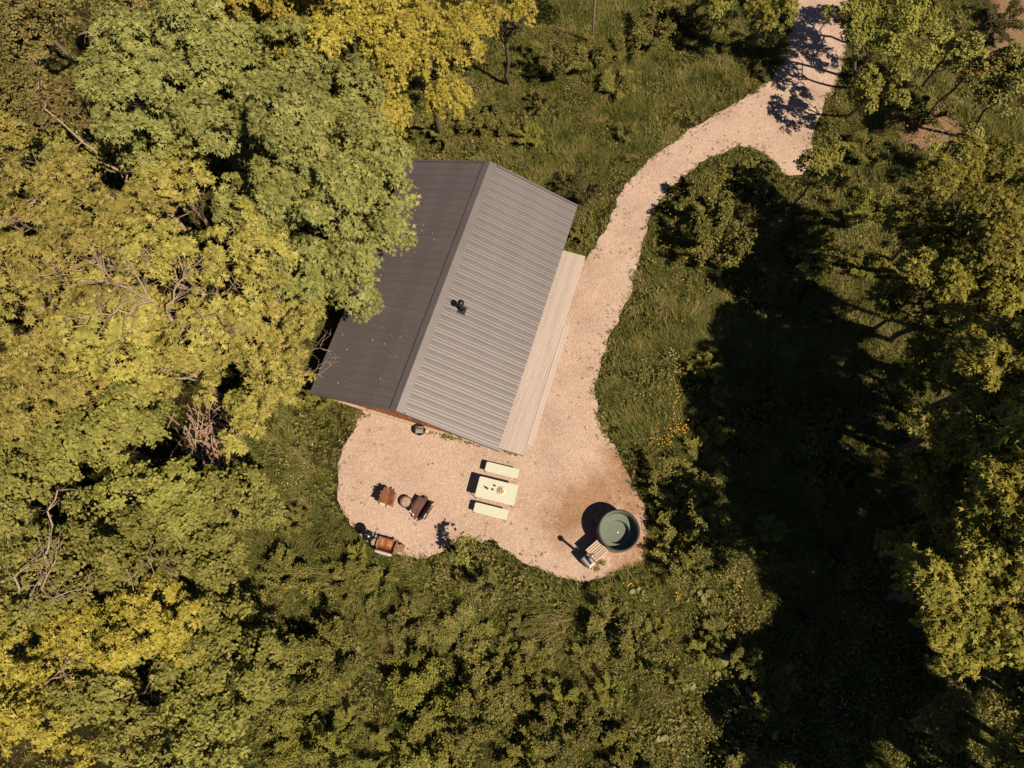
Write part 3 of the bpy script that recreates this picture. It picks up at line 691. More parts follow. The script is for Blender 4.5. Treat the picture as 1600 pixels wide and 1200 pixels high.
# basket by the gable wall
p = W(655.5, 672, .25); t = empty('log_basket', (p[0], p[1], .01), HR+.3, 'small dark basket of grey split logs standing by the orange gable wall', 'basket')
MB().lathe([(0, .02), (.2, .02), (.24, .28), (.255, .3), (.225, .28), (.19, .04), (0, .035)], 22).build('basket_body', BLACK, t, True)
GREYW = wood_mat('grey_logs', (.14, .12, .12), (.3, .27, .27), (1, 20, 20))
for k in range(5):
    x = -.12+.06*k; MB().tube([(-.17, x, .25+.02*(k % 2)), (.17, x+.01, .26+.02*(k % 2))], .033, 6).build('log', GREYW, t)
MB().tube([(-.24, 0, .28), (-.16, 0, .46), (0, 0, .52), (.16, 0, .46), (.24, 0, .28)], .012, 6).build('handle', BLACK, t, True)
p = W(669, 675, .1); t = MB().lathe([(.1, 0), (.13, .04), (.14, .12), (.125, .12), (.115, .04), (0, .02)], 20).build('clay_bowl', simple('pale_clay', (.34, .23, .15), .8), None, True, (p[0], p[1], .012))
setp(t, 'small pale round clay bowl on the gravel right of the log basket', 'bowl')

# ------------------------------------------------------------ hot tub
p = W(967.3, 829, 1.02); tb = empty('hot_tub', (p[0], p[1], .01), 0, 'round wooden hot tub with an empty grey-green liner at the lower right of the gravel', 'hot tub')
TR = .87
nst = 40
for k in range(nst):
    a0 = 2*math.pi*(k+.04)/nst; a1 = 2*math.pi*(k+.96)/nst; V = []
    for z in (0., .97):
        for rr_ in (TR-.055, TR-.02):
            for a in (a0, a1): V.append((rr_*math.cos(a), rr_*math.sin(a), z))
    MB().add(V, [(0, 1, 3, 2), (4, 6, 7, 5), (0, 4, 5, 1), (2, 3, 7, 6), (0, 2, 6, 4), (1, 5, 7, 3)]).build('stave', BARREL, tb)
MB().lathe([(TR, .97), (TR+.005, 1.0), (TR-.01, 1.02), (TR-.07, 1.02), (TR-.085, 1.0), (TR-.11, .6), (TR-.125, .57), (.52, .55), (.495, .535), (.48, .35), (.46, .33), (.1, .32), (0, .32)], 96).build('liner', LINER, tb)
MB().lathe([(TR+.008, 1.0), (TR+.006, 1.03), (TR-.05, 1.03), (TR-.07, 1.022)], 64).build('rim_trim', simple('dark_rim', (.02, .022, .02), .5), tb, True)
dp = W(965, 831.5, .34)-p; MB().cyl(dp[0], dp[1], .3205, .335, .045, 20).build('drain', WHITE, tb, True)
for z in (.18, .8): MB().lathe([(TR-.019, z), (TR-.008, z), (TR-.008, z+.03), (TR-.019, z+.03), (TR-.019, z)], 64).build('hoop', STEEL, tb)
# steps in the tub's shadow
sp = W(936, 803, .3); sa = ang((920, 812), (946, 792)); t = empty('tub_steps', (sp[0], sp[1], .01), sa, 'low wooden steps leaning at the upper left side of the hot tub', 'steps')
for k, (yy, z) in enumerate(((-.22, .48), (.02, .26))):
    for j in range(2): MB().box(-.3, .3, yy-.11+j*.112, yy-.11+j*.112+.1, z, z+.03).build('tread', BARREL, t)
for sx in (-1, 1):
    MB().add([(sx*.27-.015*1, -.34, 0), (sx*.27-.015, .14, 0), (sx*.27-.015, .14, .25), (sx*.27-.015, -.1, .25), (sx*.27-.015, -.1, .47), (sx*.27-.015, -.34, .47),
              (sx*.27+.015, -.34, 0), (sx*.27+.015, .14, 0), (sx*.27+.015, .14, .25), (sx*.27+.015, -.1, .25), (sx*.27+.015, -.1, .47), (sx*.27+.015, -.34, .47)],
             [(0, 1, 2, 3, 4, 5), (11, 10, 9, 8, 7, 6)]+[(i, i+6, (i+1) % 6+6, (i+1) % 6) for i in range(6)]).build('side_board', BROWNW, t)
# slatted heater cover
c0 = W(933, 860, .72); ha = ang((914, 859), (934, 841.5))
LX = np.linalg.norm(W(914, 859, .72)-W(934, 841.5, .72))/2; LY = np.linalg.norm(W(934, 841.5, .72)-W(953, 859, .72))/2
t = empty('slatted_platform', (c0[0], c0[1], .01), ha, 'pale slatted wooden platform against the lower left side of the hot tub', 'platform')
for k in range(7):
    wv = 2*LY/7; MB().box(-LX, LX, -LY+k*wv+.012, -LY+(k+1)*wv-.012, .7, .725).build('slat', PALEW, t, bevel=.003)
for sx in (-1, 1): MB().box(sx*(LX-.06)-.03, sx*(LX-.06)+.03, -LY+.02, LY-.02, .64, .699).build('rail', PALEW, t)
for sx in (-1, 1):
    for sy in (-1, 1): MB().box(sx*(LX-.06)-.03, sx*(LX-.06)+.03, sy*(LY-.05)-.03, sy*(LY-.05)+.03, 0, .049).build('leg', PALEW, t)
MB().box(-LX+.005, LX-.005, -LY+.01, LY-.01, .05, .638).build('shadow_box', BROWNW, t)  # closed box added beneath the slats to make their shadow solid
# heater
hc = W(917, 873, .7); HM = simple('heater_metal', (.30, .26, .25), .45, .5, var=.1, scale=6)
t = empty('wood_heater', (hc[0], hc[1], .01), ha, 'grey metal wood-fired tub heater with a tall flue beside the slatted platform', 'heater')
hx, hy = .17, LY+.02
MB().box(-hx, hx, -hy, hy-.2, .12, .7).build('firebox', HM, t, bevel=.02)
MB().box(-hx+.02, hx-.05, -hy+.05, hy-.24, .7015, .73).build('hot_plate', HM, t, bevel=.006)
MB().box(-.06, .05, hy-.62, hy-.26, .7305, .737).build('ash_slot', simple('opening_shade', (.01, .012, .03), .3), t)  # dark plate on top paints the shade inside the heater's opening
for sx in (-1, 1):
    for yy in (-hy+.05, hy-.25): MB().cyl(sx*(hx-.04), yy, 0, .12, .02, 8).build('leg', BLACK, t)
fp_ = W(925, 868.5, 1.95); fr = Matrix.Rotation(-ha, 4, 'Z') @ Vector((fp_[0]-hc[0], fp_[1]-hc[1], 0))
MB().tube([(fr.x, fr.y, .6), (fr.x, fr.y, 1.9)], .055, 16).build('flue_pipe', HM, t, True)
MB().lathe([(0, .12), (.06, .1), (.11, .05), (.12, 0), (0, -.01)], 24, (fr.x, fr.y, 1.93)).build('flue_cap', HM, t, True)

# ------------------------------------------------------------ brush pile
bp_ = W(332, 692, 0); r = rnd(31); m = MB(); mm = MB()
t = empty('brush_pile', (bp_[0], bp_[1], 0), 0, 'heap of pinkish-brown cut branches lying among the trees left of the cabin', 'brush pile')
STICK = simple('dead_wood', (.27, .17, .13), .85, var=.3, scale=12)
for k in range(110):
    a = r.normal(-1.0, .5); L_ = r.uniform(.4, 1.4); x, y = r.normal(0, .75, 2); z = abs(r.normal(0, .35))+.25
    d = np.array([math.cos(a), math.sin(a), r.normal(0, .25)])*L_/2; c = np.array([x, y, z])
    MB().tube(wobbly(c-d, c+d, r, 2, .06), [.028, .022, .012], 5).build('stick', STICK, t)

# ------------------------------------------------------------ trees
TR_ = [
 (35, 70, 8, 125, 'dark', 'dark fine-leaved tree filling the top left corner of the picture', dict(dens=.9, limbs=[(6, 9, .07, [(-10, 60), (20, 110), (60, 140)]), (8, 9.5, .05, [(120, 60), (150, 45), (185, 15)])])),
 (120, 165, 7, 95, 'dark', 'dark fine-leaved tree with a bare grey trunk left of the light green maple', dict(dens=.8, limbs=[(2.5, 8, .12, [(290, 360), (205, 290), (145, 238), (70, 170)])])),
 (290, 135, 8.5, 135, 'maple', 'light green maple with the broadest crown, right of the dark corner tree', dict(extra=[(215, 70, 8, 50), (330, 45, 8.5, 60), (240, 215, 7.5, 55)])),
 (440, 190, 8.2, 140, 'maple', 'light green maple crown midway between the dark tree and the cabin roof', dict(extra=[(540, 150, 7.5, 60), (460, 90, 8, 60)])),
 (520, 320, 6.6, 120, 'maple', 'light green maple overhanging the upper left edge of the cabin roof', dict(extra=[(612, 305, 6, 34), (590, 240, 6.3, 50), (555, 400, 5.8, 42), (552, 452, 5.5, 33), (572, 476, 5.2, 18), (470, 420, 6, 50), (600, 352, 5.6, 22)])),
 (385, -5, 8, 115, 'yellow', 'bright yellow-green tree at the top edge, left of the other yellow crown', dict(extra=[(300, 10, 8, 40)])),
 (540, 45, 8, 115, 'yellow', 'bright yellow-green tree at the top edge above the light green maples', {}),
 (665, 95, 7.2, 95, 'yellow', 'bright yellow tree whose crown reaches down towards the upper roof corner', dict(extra=[(700, 150, 6.5, 35), (600, 175, 6.5, 40), (720, 50, 7, 45)])),
 (790, 15, 5.5, 50, 'yellow', 'thin yellow-leaved tree with a straight bare trunk above the cabin ridge', dict(dens=.5, base=(794, 132), flat=1.3)),
 (40, 300, 7.2, 105, 'olive', 'golden-green maple at the left edge just below the dark trees', {}),
 (150, 385, 7.5, 115, 'olive', 'golden-green maple below the bare grey trunk on the left', dict(extra=[(215, 320, 7, 40)])),
 (285, 300, 6.5, 65, 'olive', 'small golden-green maple between the bare trunk and the light green maple', dict(dens=.8, limbs=[(3, 6, .09, [(275, 352), (255, 310), (240, 285)])])),
 (300, 440, 7.2, 115, 'olive', 'reddish-budded maple with many bare pale limbs showing, left of the cabin', dict(dens=.62, limbs=[(5.5, 10, .12, [(292, 520), (262, 492), (235, 470), (190, 450), (150, 440)]), (9, 10, .06, [(235, 470), (200, 490), (160, 492), (110, 512)]), (8.5, 10, .05, [(262, 492), (270, 450), (290, 425), (320, 400)]), (9, 10, .05, [(230, 468), (215, 430), (195, 405)]), (8.6, 9.4, .045, [(300, 480), (350, 510), (385, 530)]), (9, 10, .04, [(240, 474), (222, 458), (180, 440), (160, 418)]), (9, 9.8, .035, [(235, 470), (205, 470), (172, 466)])])),
 (400, 380, 6.5, 75, 'olive', 'golden maple between the bare-limbed maple and the roof-side light green maple', {}),
 (50, 470, 7, 105, 'olive', 'golden maple on the left edge level with the middle of the cabin', dict(limbs=[(8, 9, .04, [(0, 345), (20, 350), (50, 338)]), (8.5, 9, .04, [(45, 432), (85, 430), (115, 426)])])),
 (160, 560, 6.8, 115, 'olive', 'golden maple lower left of the bare-limbed maple', {}),
 (295, 580, 6.2, 100, 'olive', 'golden maple directly above the heap of cut branches', dict(low=0., flat=.6)),
 (420, 520, 5.6, 90, 'olive', 'golden maple whose twigs reach the lower left roof corner', dict(dens=.9, extra=[(485, 480, 5, 22), (440, 600, 5, 45)], limbs=[(4.8, 5.2, .03, [(440, 540), (480, 546), (518, 549)]), (5, 4.6, .03, [(450, 585), (485, 582), (505, 590)])])),
 (50, 620, 6.5, 105, 'olive', 'golden maple on the left edge level with the lower end of the cabin', {}),
 (170, 690, 6, 100, 'green', 'mid green tree left of the heap of cut branches', {}),
 (50, 760, 6, 95, 'green', 'mid green tree on the left edge above the twisted bare branches', {}),
 (250, 780, 5, 80, 'green', 'mid green tree just below the heap of cut branches', {}),
 (360, 800, 3.4, 72, 'green', 'low dark green tree at the border of the grass left of the fire bowl', dict(flat=.9)),
 (60, 900, 5, 95, 'green', 'dark green tree with twisted bare pale branches at the lower left', dict(dens=.65, limbs=[(5, 7.5, .09, [(45, 960), (60, 920), (75, 870), (80, 820), (90, 765)]), (6, 7, .05, [(68, 890), (62, 905), (48, 940)]), (6, 7, .05, [(58, 935), (90, 935), (140, 905)]), (6, 7, .05, [(30, 925), (25, 900), (50, 880), (55, 872)]), (5.5, 7, .05, [(65, 955), (80, 900), (88, 860)])])),
 (190, 890, 4.8, 95, 'green', 'dark green tree between the twisted bare branches and the low dark tree', dict(dens=.85, limbs=[(5, 6.5, .03, [(225, 935), (240, 900), (235, 870), (280, 880)]), (5, 6, .03, [(210, 940), (205, 905)])])),
 (330, 900, 3.2, 75, 'green', 'low green tree right of the dark green one, level with the fire bowl chairs', {}),
 (230, 985, 5.4, 90, 'yellow', 'yellow-leaved tree in the lower left thicket', dict(flat=.6, extra=[(120, 990, 5.4, 50)])),
 (40, 1020, 5.4, 75, 'yellow', 'yellow-leaved tree on the left edge near the lower left corner', dict(flat=.7)),
 (350, 1010, 4.2, 90, 'green', 'fine-leaved green tree right of the yellow-leaved tree in the lower left', dict(dens=1.1)),
 (190, 1085, 5, 90, 'green', 'green tree below the yellow-leaved tree with a curved bare branch', dict(limbs=[(5.5, 7, .06, [(38, 1100), (55, 1075), (90, 1058), (105, 1050), (112, 1068)])])),
 (50, 1140, 5.5, 90, 'yellowgreen', 'yellow-green tree in the lower left corner', {}),
 (290, 1170, 4.5, 85, 'green', 'green tree cut by the bottom edge, right of the corner tree', {}),
 # right-hand wood
 (1540, 330, 8.8, 110, 'forest', 'sunlit yellow-green woodland tree at the right edge, upper middle', dict(extra=[(1455, 395, 6.5, 45)])),
 (1490, 460, 7.6, 90, 'forest', 'shaded woodland tree below the sunlit one at the right edge', {}),
 (1590, 570, 9.5, 95, 'forest', 'tall woodland tree on the right edge level with the cabin end', {}),
 (1520, 650, 9, 90, 'forest', 'half shaded woodland tree right of the dark clearing', {}),
 (1590, 790, 9.5, 100, 'forest', 'woodland tree on the right edge level with the hot tub', {}),
 (1490, 930, 8.6, 110, 'forest', 'sunlit yellow-green woodland tree at the lower right beside the dark clearing', dict(extra=[(1440, 900, 6.5, 40)])),
 (1610, 990, 8.8, 100, 'forest', 'woodland tree on the right edge near the lower right corner', {}),
 (1450, 350, 5.5, 60, 'forest', 'dim woodland tree left of the sunlit one in the upper right', {}),
 (1420, 470, 5, 55, 'forest', 'dim woodland tree standing farthest left in the upper part of the right-hand wood', {}),
 (1460, 560, 5.5, 65, 'forest', 'dim woodland tree at the right border of the clearing, level with the deck end', {}),
 (1590, 680, 7, 75, 'forest', 'woodland tree on the right edge between the cabin end and hot tub levels', {}),
 (1470, 750, 5.5, 65, 'forest', 'dim woodland tree at the right border of the clearing, level with the table', {}),
 (1500, 830, 6.2, 75, 'forest', 'flecked woodland tree at the right border, level with the hot tub', {}),
 (1420, 860, 5, 48, 'forest', 'small dim woodland tree just above the sunlit lower right one', {}),
 (1560, 900, 7.5, 80, 'forest', 'bright woodland tree between the hot tub level and the lower right corner', {}),
 (1595, 440, 8, 80, 'forest', 'bright woodland tree on the right edge below the sunlit upper one', {}),
 (1600, 1060, 5, 50, 'green', 'finer-leaved tree on the right edge above the corner', {}),
 (1480, 1120, 3, 55, 'green', 'dim low tree near the lower right corner', dict(dens=.6)),
 (195, -10, 6, 80, 'dark', 'dark fine-leaved tree at the top edge between the corner tree and the first maple', {}),
 (20, -20, 6, 90, 'dark', 'dark fine-leaved tree behind the very top left corner', {}),
 (110, 640, 5.4, 80, 'olive', 'lower golden maple filling the gap left of the heap of cut branches', {}),
 (110, 480, 5.6, 80, 'olive', 'lower golden maple between the left edge and the bare-limbed maple', {}),
 (220, 520, 5.6, 80, 'olive', 'lower golden maple just below the bare pale limbs', {}),
 (90, 240, 5, 80, 'green', 'deep green tree in the gap below the dark corner trees', dict(dens=.8)),
 (210, 235, 5, 70, 'green', 'deep green tree in the dark gap beside the light green maples', dict(dens=.7)),
 (400, 300, 5.4, 70, 'maple', 'lower light green maple in the hollow between the larger maple crowns', {}),
 (470, 30, 6.4, 70, 'yellow', 'lower bright yellow tree between the two top-edge crowns', {}),
 (120, 850, 4, 80, 'green', 'low green tree in the gap right of the twisted bare branches', {}),
 (290, 960, 3.6, 70, 'green', 'low green tree under the rim of the yellow-leaved tree', {}),
 (130, 1000, 4.4, 70, 'yellowgreen', 'yellow-green tree between the yellow-leaved tree and the left edge', {}),
 (250, 840, 3.8, 70, 'green', 'low green tree below the heap of cut branches, left of the low dark tree', {}),
 (390, 660, 3.4, 55, 'olive', 'low golden tree between the heap of branches and the grass', {}),
 (420, 1080, 3, 60, 'green', 'low green tree where the lower left wood meets the thicket', {}),
]
for x in TR_:
    tree(*x[:6], **x[6])
# taller trees just beyond the right and lower edges, whose shade fills the clearing
for (u, v, z, rp, lb) in [(1790, 665, 11.5, 135, 'tall woodland tree beyond the right edge, level with the cabin end'), (1805, 800, 11, 130, 'tall woodland tree beyond the right edge, level with the hot tub'),
                          (1760, 960, 8.5, 120, 'woodland tree beyond the right edge, below the hot tub level'), (1800, 1130, 8, 120, 'woodland tree beyond the lower right corner, nearest'),
                          (1720, 565, 8.5, 100, 'woodland tree beyond the right edge, level with the deck end'), (1960, 1420, 8.5, 140, 'woodland tree beyond the bottom right, most distant'), (1870, 720, 10.5, 140, 'woodland tree far beyond the right edge, upper'), (1900, 900, 9.5, 140, 'woodland tree far beyond the right edge, middle'), (1880, 1080, 9, 140, 'woodland tree far beyond the right edge, lower'),
                          (1850, 1180, 7, 120, 'low woodland tree beyond the lower right corner'), (2000, 1100, 8, 140, 'woodland tree beyond the right edge, most distant'), (1640, 1290, 7, 110, 'woodland tree beyond the bottom edge, nearest the corner'), (1790, 1260, 8, 130, 'woodland tree beyond the bottom right, middle'), (1700, 1420, 8, 130, 'woodland tree beyond the bottom right, lowest'),
                          (1500, 1330, 6, 80, 'woodland tree beyond the bottom edge, left of the others'), (1900, 1280, 9, 140, 'woodland tree farthest beyond the bottom right')]:
    tree(u, v, z, rp*1.3, 'shade', lb, flat=.95, low=-.8)
# young trees along the path
SG = 'young trees beside the path'
tree(1290, 258, 3.2, 52, 'sapling', 'young multi-stemmed tree on the tip between path and dark clearing', SG, dens=.8, base=(1236, 326), flat=.8)
tree(1375, 60, 4.5, 66, 'sapling', 'yellow-green young tree right of the path at the top edge', SG, flat=.9, dens=.7)
tree(1380, 135, 3.8, 48, 'sapling', 'yellow-green young tree right of the path below the top one', SG, base=(1322, 185), dens=.8)
tree(1420, -30, 5.2, 78, 'sapling', 'young tree cut by the top edge right of the path', SG, flat=.9)
tree(1480, 85, 3.2, 50, 'green', 'bushy green young tree right of the yellow-green ones at the top', SG)
tree(1508, 118, 3.6, 20, 'orange', 'slender young tree with orange leaves at the upper right', SG, dens=.7, base=(1428, 205))
tree(1580, 130, 5, 60, 'green', 'dark young tree on the upper right edge', SG)
tree(1500, 230, 2.6, 45, 'green', 'low dark young tree above the sunlit woodland tree', SG, dens=.7)
tree(1335, 20, 5, 42, 'sapling', 'young tree overhanging the path at the top edge', SG, dens=.45, base=(1338, 120))
tree(1120, 20, 2.6, 40, 'sapling', 'low young tree in the grass left of the path at the top', SG, dens=.8)
tree(1205, 5, 4.2, 38, 'forest', 'dark leafy tree casting shade over the path at the top edge', SG, dens=.8)
tree(1205, 60, 1.5, 26, 'green', 'small dark bush tucked beside the path where it leaves the top', SG)
tree(722, 860, 1.6, 19, 'green', 'thin low young tree casting lacy shade on the gravel below the dark chair', SG, dens=.3, base=(716, 870))
p = [W(936, -30, 4.5), W(930, 0, 3.6), W(927, 35, 1.8), W(924, 70, 0)]
t = empty('birch_tree', p[3], 0, 'slim bare pale trunk rising from the grass at the top edge, above the ridge end', 'tree', SG)
MB().tube([q-p[3] for q in p[::-1]], [.06, .05, .045, .035], 7).build('trunk', PALEBARK, t, True)
rr = rnd(5); P = unit(rr, 700)*rr.random((700, 1))**.4*np.array([1., 1., .8])+(W(938, -50, 5)-p[3])
V, T = leaves(P, unit(rr, 700)+np.array([0, 0, 1.]), rr.uniform(.1, .18, 700), T_LEAF, rr)
link('crown', np_mesh('birch_crown', V, T), LM['sapling'], t)

# ------------------------------------------------------------ shrubs
def shrub_mesh(seed, nb=11, reach=.9, height=.8, lf=.075, n=1500):
    r = rnd(seed); P = []; Q = []; stems = MB()
    for i in range(nb):
        a = 2*math.pi*(i+r.uniform(-.3, .3))/nb; L_ = reach*r.uniform(.55, 1.15); h = height*r.uniform(.6, 1.2)
        pts = [np.array([math.cos(a)*L_*t, math.sin(a)*L_*t, h*math.sin(min(1, t*1.15)*math.pi/2)])+r.normal(size=3)*.03*t for t in np.linspace(0, 1, 7)]
        stems.tube(pts, np.linspace(.016, .004, 7), 4)
        twigs = [pts]
        for k in range(5):
            j = r.integers(2, 6); b_ = a+r.choice([-1, 1])*r.uniform(.5, 1.2); s_ = L_*r.uniform(.2, .45)
            e = pts[j]+np.array([math.cos(b_)*s_, math.sin(b_)*s_, r.uniform(.02, .25)*s_])
            tp = [pts[j]+(e-pts[j])*q for q in (0, .5, 1)]; stems.tube(tp, [.007, .005, .003], 3); twigs.append(tp)
        for tw in twigs:
            tw = np.array(tw); k = int(n/nb/len(twigs)*(2.2 if len(tw) > 3 else .8)); tt = r.uniform(.15 if len(tw) > 3 else 0, 1, k)*(len(tw)-1)
            i0 = np.minimum(tt.astype(int), len(tw)-2); fr_ = (tt-i0)[:, None]; c = tw[i0]*(1-fr_)+tw[i0+1]*fr_
            P.append(c+r.normal(size=(k, 3))*np.array([.04, .04, .035])*reach/.9); Q.append(r.normal(size=(k, 3))*.5+np.array([0, 0, 1.]))
    P = np.concatenate(P); Q = np.concatenate(Q); P[:, 2] = np.maximum(P[:, 2], .03)
    V, T = leaves(P, Q, lf*r.uniform(.6, 1.3, len(P)), T_LEAF, r)
    sm = bpy.data.meshes.new('shrub_stems'); sm.from_pydata(stems.v, [], stems.f); sm.materials.append(BARK)
    return np_mesh('shrub_leaves', V, T), sm
SH = [shrub_mesh(50+i, nb=6+i % 5, reach=.85+.1*(i % 3), height=.9+.25*(i % 4), lf=.062+.01*(i % 3), n=5200) for i in range(10)]
SHM = {}
def shrub(px, py, rpx, label, mat='hawthorn', i=None, hs=1., group='hawthorn shrubs around the clearing'):
    i = (int(px)*7+int(py)*3) % 10 if i is None else i
    z = rpx/34*.5*hs; p = W(px, py, z); s_ = rpx/scale_at(px, py, z)/.95
    lf, sm = SH[i]
    if (i, mat) not in SHM:
        c = lf.copy() if lf.materials else lf
        c.materials.clear(); c.materials.append(LM[mat]); SHM[(i, mat)] = c
    t = empty('shrub', (p[0], p[1], 0), (px*13+py*7) % 6.28, label, 'shrub', group); t.scale = (s_, s_, s_*hs)
    link('foliage', SHM[(i, mat)], None, t); link('stem', sm, None, t)
    return t
G2 = 'hawthorn shrubs around the clearing'
for a in [
 (762, 915, 30, 'pale yellow-green round shrub below the dip in the gravel edge', 'maple', 3, 1.3),
 (1108, 335, 48, 'leafy shrub near the tip of the island beside the path', 'hawthorn', 1, 1.2),
 (1120, 395, 45, 'leafy shrub on the island below the one at its tip', 'hawthorn', 2, 1.1),
 (1080, 375, 34, 'smaller shrub on the path side of the island', 'hawthorn', 6),
 (1172, 278, 26, 'small pale shrub at the round tip of the island', 'sapling', 4, .7),
 (1100, 575, 24, 'half shaded shrub among yellow flowers right of the deck', 'sapling', 5),
 (1118, 625, 18, 'small bright shrub between yellow flowers at the shade edge', 'sapling', 7),
 (1110, 680, 22, 'small shrub below the yellow flowers at the shade edge', 'sapling', 8),
 (1090, 725, 40, 'star-shaped shrub with spreading arms above right of the hot tub', 'hawthorn', 0, .7),
 (1045, 760, 42, 'leafy shrub touching the gravel above right of the hot tub', 'hawthorn', 9),
 (1095, 790, 48, 'broad shrub right of the hot tub, upper', 'hawthorn', 3),
 (1060, 830, 44, 'broad shrub right of the hot tub, nearest its rim', 'hawthorn', 4),
 (1120, 850, 45, 'broad shrub right of the hot tub at the shade edge', 'hawthorn', 5),
 (1075, 890, 40, 'shrub lower right of the hot tub near the gravel tip', 'hawthorn', 6),
 (1200, 830, 26, 'pale little shrub in the dappled strip right of the hot tub', 'sapling', 7, .7),
 (912, 312, 26, 'dark wiry bush at the upper right corner of the cabin roof', 'gorse', 2, 1.6),
 (909, 373, 15, 'small bright bush between the roof edge and the deck top', 'sapling', 5, 1.1),
 (772, 195, 34, 'spreading shrub in the tall grass above the ridge end', 'hawthorn', 1, .8),
 (738, 190, 30, 'shrub in the tall grass left of the spreading one above the ridge', 'hawthorn', 8),
 (850, 165, 24, 'small bright shrub in the tall grass above the right roof slope', 'hawthorn', 6),
 (828, 218, 20, 'little bright shrub just above the gable of the right slope', 'sapling', 2, .8),
 (868, 115, 42, 'long shrub in the grass below the slim pale trunk, left part', 'hawthorn', 3),
 (920, 95, 34, 'shrub in the grass directly below the slim pale trunk', 'hawthorn', 4),
 (1020, 60, 42, 'shrub in the grass between the slim trunk and the path, upper', 'hawthorn', 9),
 (980, 80, 30, 'shrub in the grass right of the slim pale trunk', 'hawthorn', 0),
 (1070, 30, 36, 'shrub in the grass left of the low young tree', 'hawthorn', 5),
 (975, 215, 18, 'small shrub on the grass bank beside the path bend', 'hawthorn', 7, .7),
 (690, 215, 24, 'small shrub between the yellow tree and the upper roof edge', 'hawthorn', 1, .8),
 (960, 140, 26, 'low shrub in the middle of the tall grass above the cabin', 'hawthorn', 2, .6),
 (1330, 350, 40, 'shaded shrub below the fork of the path', 'sapling', 3),
 (1275, 395, 34, 'dim shrub in the shade below the multi-stemmed young tree', 'hawthorn', 4),
 (1390, 330, 40, 'dim shrub left of the sunlit woodland tree', 'hawthorn', 6),
 (1400, 420, 38, 'dim leafy shrub at the upper end of the dark clearing', 'sapling', 8),
 (1345, 420, 30, 'dim small shrub in the dark clearing, uppermost', 'sapling', 9),
 (1450, 180, 34, 'shrub on the dry ground at the upper right', 'hawthorn', 5),
 (1560, 40, 40, 'shrub in the upper right corner on dry ground', 'gorse', 1, .6),
 (1350, 240, 34, 'dim shrub right of the multi-stemmed young tree', 'hawthorn', 0, .8),
 (545, 905, 34, 'shrub left of the pale round one below the leather chair', 'hawthorn', 1, .8),
 (470, 815, 30, 'shrub in the grass left of the fire bowl', 'hawthorn', 6, .8),
 (450, 900, 40, 'shrub in the grass lower left of the black grill', 'hawthorn', 4),
 (590, 915, 26, 'low shrub just below the tan leather chair', 'hawthorn', 2, .7),
 (560, 870, 20, 'small bright shrub beside the black grill at the gravel edge', 'sapling', 7, .8),
 (505, 630, 26, 'bushy shrub hard against the lower left roof corner', 'sapling', 3, .9),
]: shrub(*a[:4], a[4], a[5], *(a[6:] or ()))
# thicket of similar shrubs along the bottom: nothing tells one from the next except its place
r = rnd(99); k = 0; done = []
ROWS = ['uppermost row', 'second row', 'third row', 'fourth row', 'bottom row']
COLS = ['far left end', 'left end', 'below the black grill', 'below the leather chair', 'below the pale round shrub', 'below the cream table', 'below the right end of the table', 'below the slatted platform', 'below the hot tub', 'right of the hot tub', 'far right end']
for gy in range(5):
    for gx in range(11):
        u = 430+gx*76+r.uniform(-30, 30)+(gy % 2)*34; v = 975+gy*56+r.uniform(-24, 24)
        if u > 1210 or (u < 470 and v < 1040) or (u > 1000 and r.random() < .45) or r.random() < .2: continue
        rp = r.choice([20, 26, 32, 40, 52])*r.uniform(.85, 1.15)
        k += 1
        shrub(u, v, rp, 'hawthorn shrub of the bottom thicket, %s, %s' % (ROWS[gy], COLS[gx]), 'hawthorn' if r.random() < .65 else 'sapling', int(r.integers(10)), r.uniform(.7, 1.25) if v > 1010 else .6, 'hawthorn shrubs of the bottom thicket')

# ------------------------------------------------------------ grass and ground cover (nobody could count them)
def scatter(n, seed, lo=(-26, -9), hi=(27, 34)):
    r = rnd(seed); P = r.uniform(lo, hi, (n, 2)); return P, r
OPEN = [(600, 262), (600, 180), (700, 100), (760, -120), (1800, -120), (1700, 350), (1560, 620), (1500, 800), (1560, 1260), (250, 1260), (330, 900), (390, 640), (470, 560)]
def free(P, margin):
    P3 = np.c_[P, np.zeros(len(P))]
    ip = inside(P, PATHW); d = seg_dist(P, PATHW[::3])
    return (~ip | (d < margin)) & ~in_house(P, -.1 if margin > 0 else .1), ip, d, inside(to_px(P3), OPEN)
P, r = scatter(230000, 61)
ok, ip, d, op = free(P, .2); ok &= ~ip | (r.random(len(P)) < .35*np.exp(-d/.07))
tall = noi.fbm(P[:, 0], P[:, 1], .35)
clump = noi.fbm(P[:, 0]+77, P[:, 1], 1.3)
prob = np.where(op, .28+1.0*np.clip(clump-.3, 0, .5), .05)
px_ = to_px(np.c_[P, np.zeros(len(P))])
bottom = (px_[:, 1] > 850) & (px_[:, 0] > 380)
prob = np.where(bottom & (d > .8), prob*.8, prob)
for (u, v, rad) in BARE:
    c = W(u, v); prob = np.where(np.hypot(P[:, 0]-c[0], P[:, 1]-c[1]) < rad*1.15, prob*.22, prob)
ok &= r.random(len(P)) < prob*1.25
P, d, tall, clump = P[ok], d[ok], tall[ok], clump[ok]; nT = len(P)
hgt = (.16+.42*np.clip(tall-.25, 0, .5)/.5*np.clip(clump+.3, .5, 1.1))*r.uniform(.7, 1.25, nT)*np.clip(.35+d*.55, .35, 1.)
nb_ = 8
lean = np.stack([noi(P[:, 0]+300, P[:, 1], .6)-.5, noi(P[:, 0], P[:, 1]+300, .6)-.5], -1)*1.1
a = r.uniform(0, 6.28, (nT, nb_)); sp_ = r.uniform(.25, 1.0, (nT, nb_)); H_ = hgt[:, None]*r.uniform(.7, 1.2, (nT, nb_))
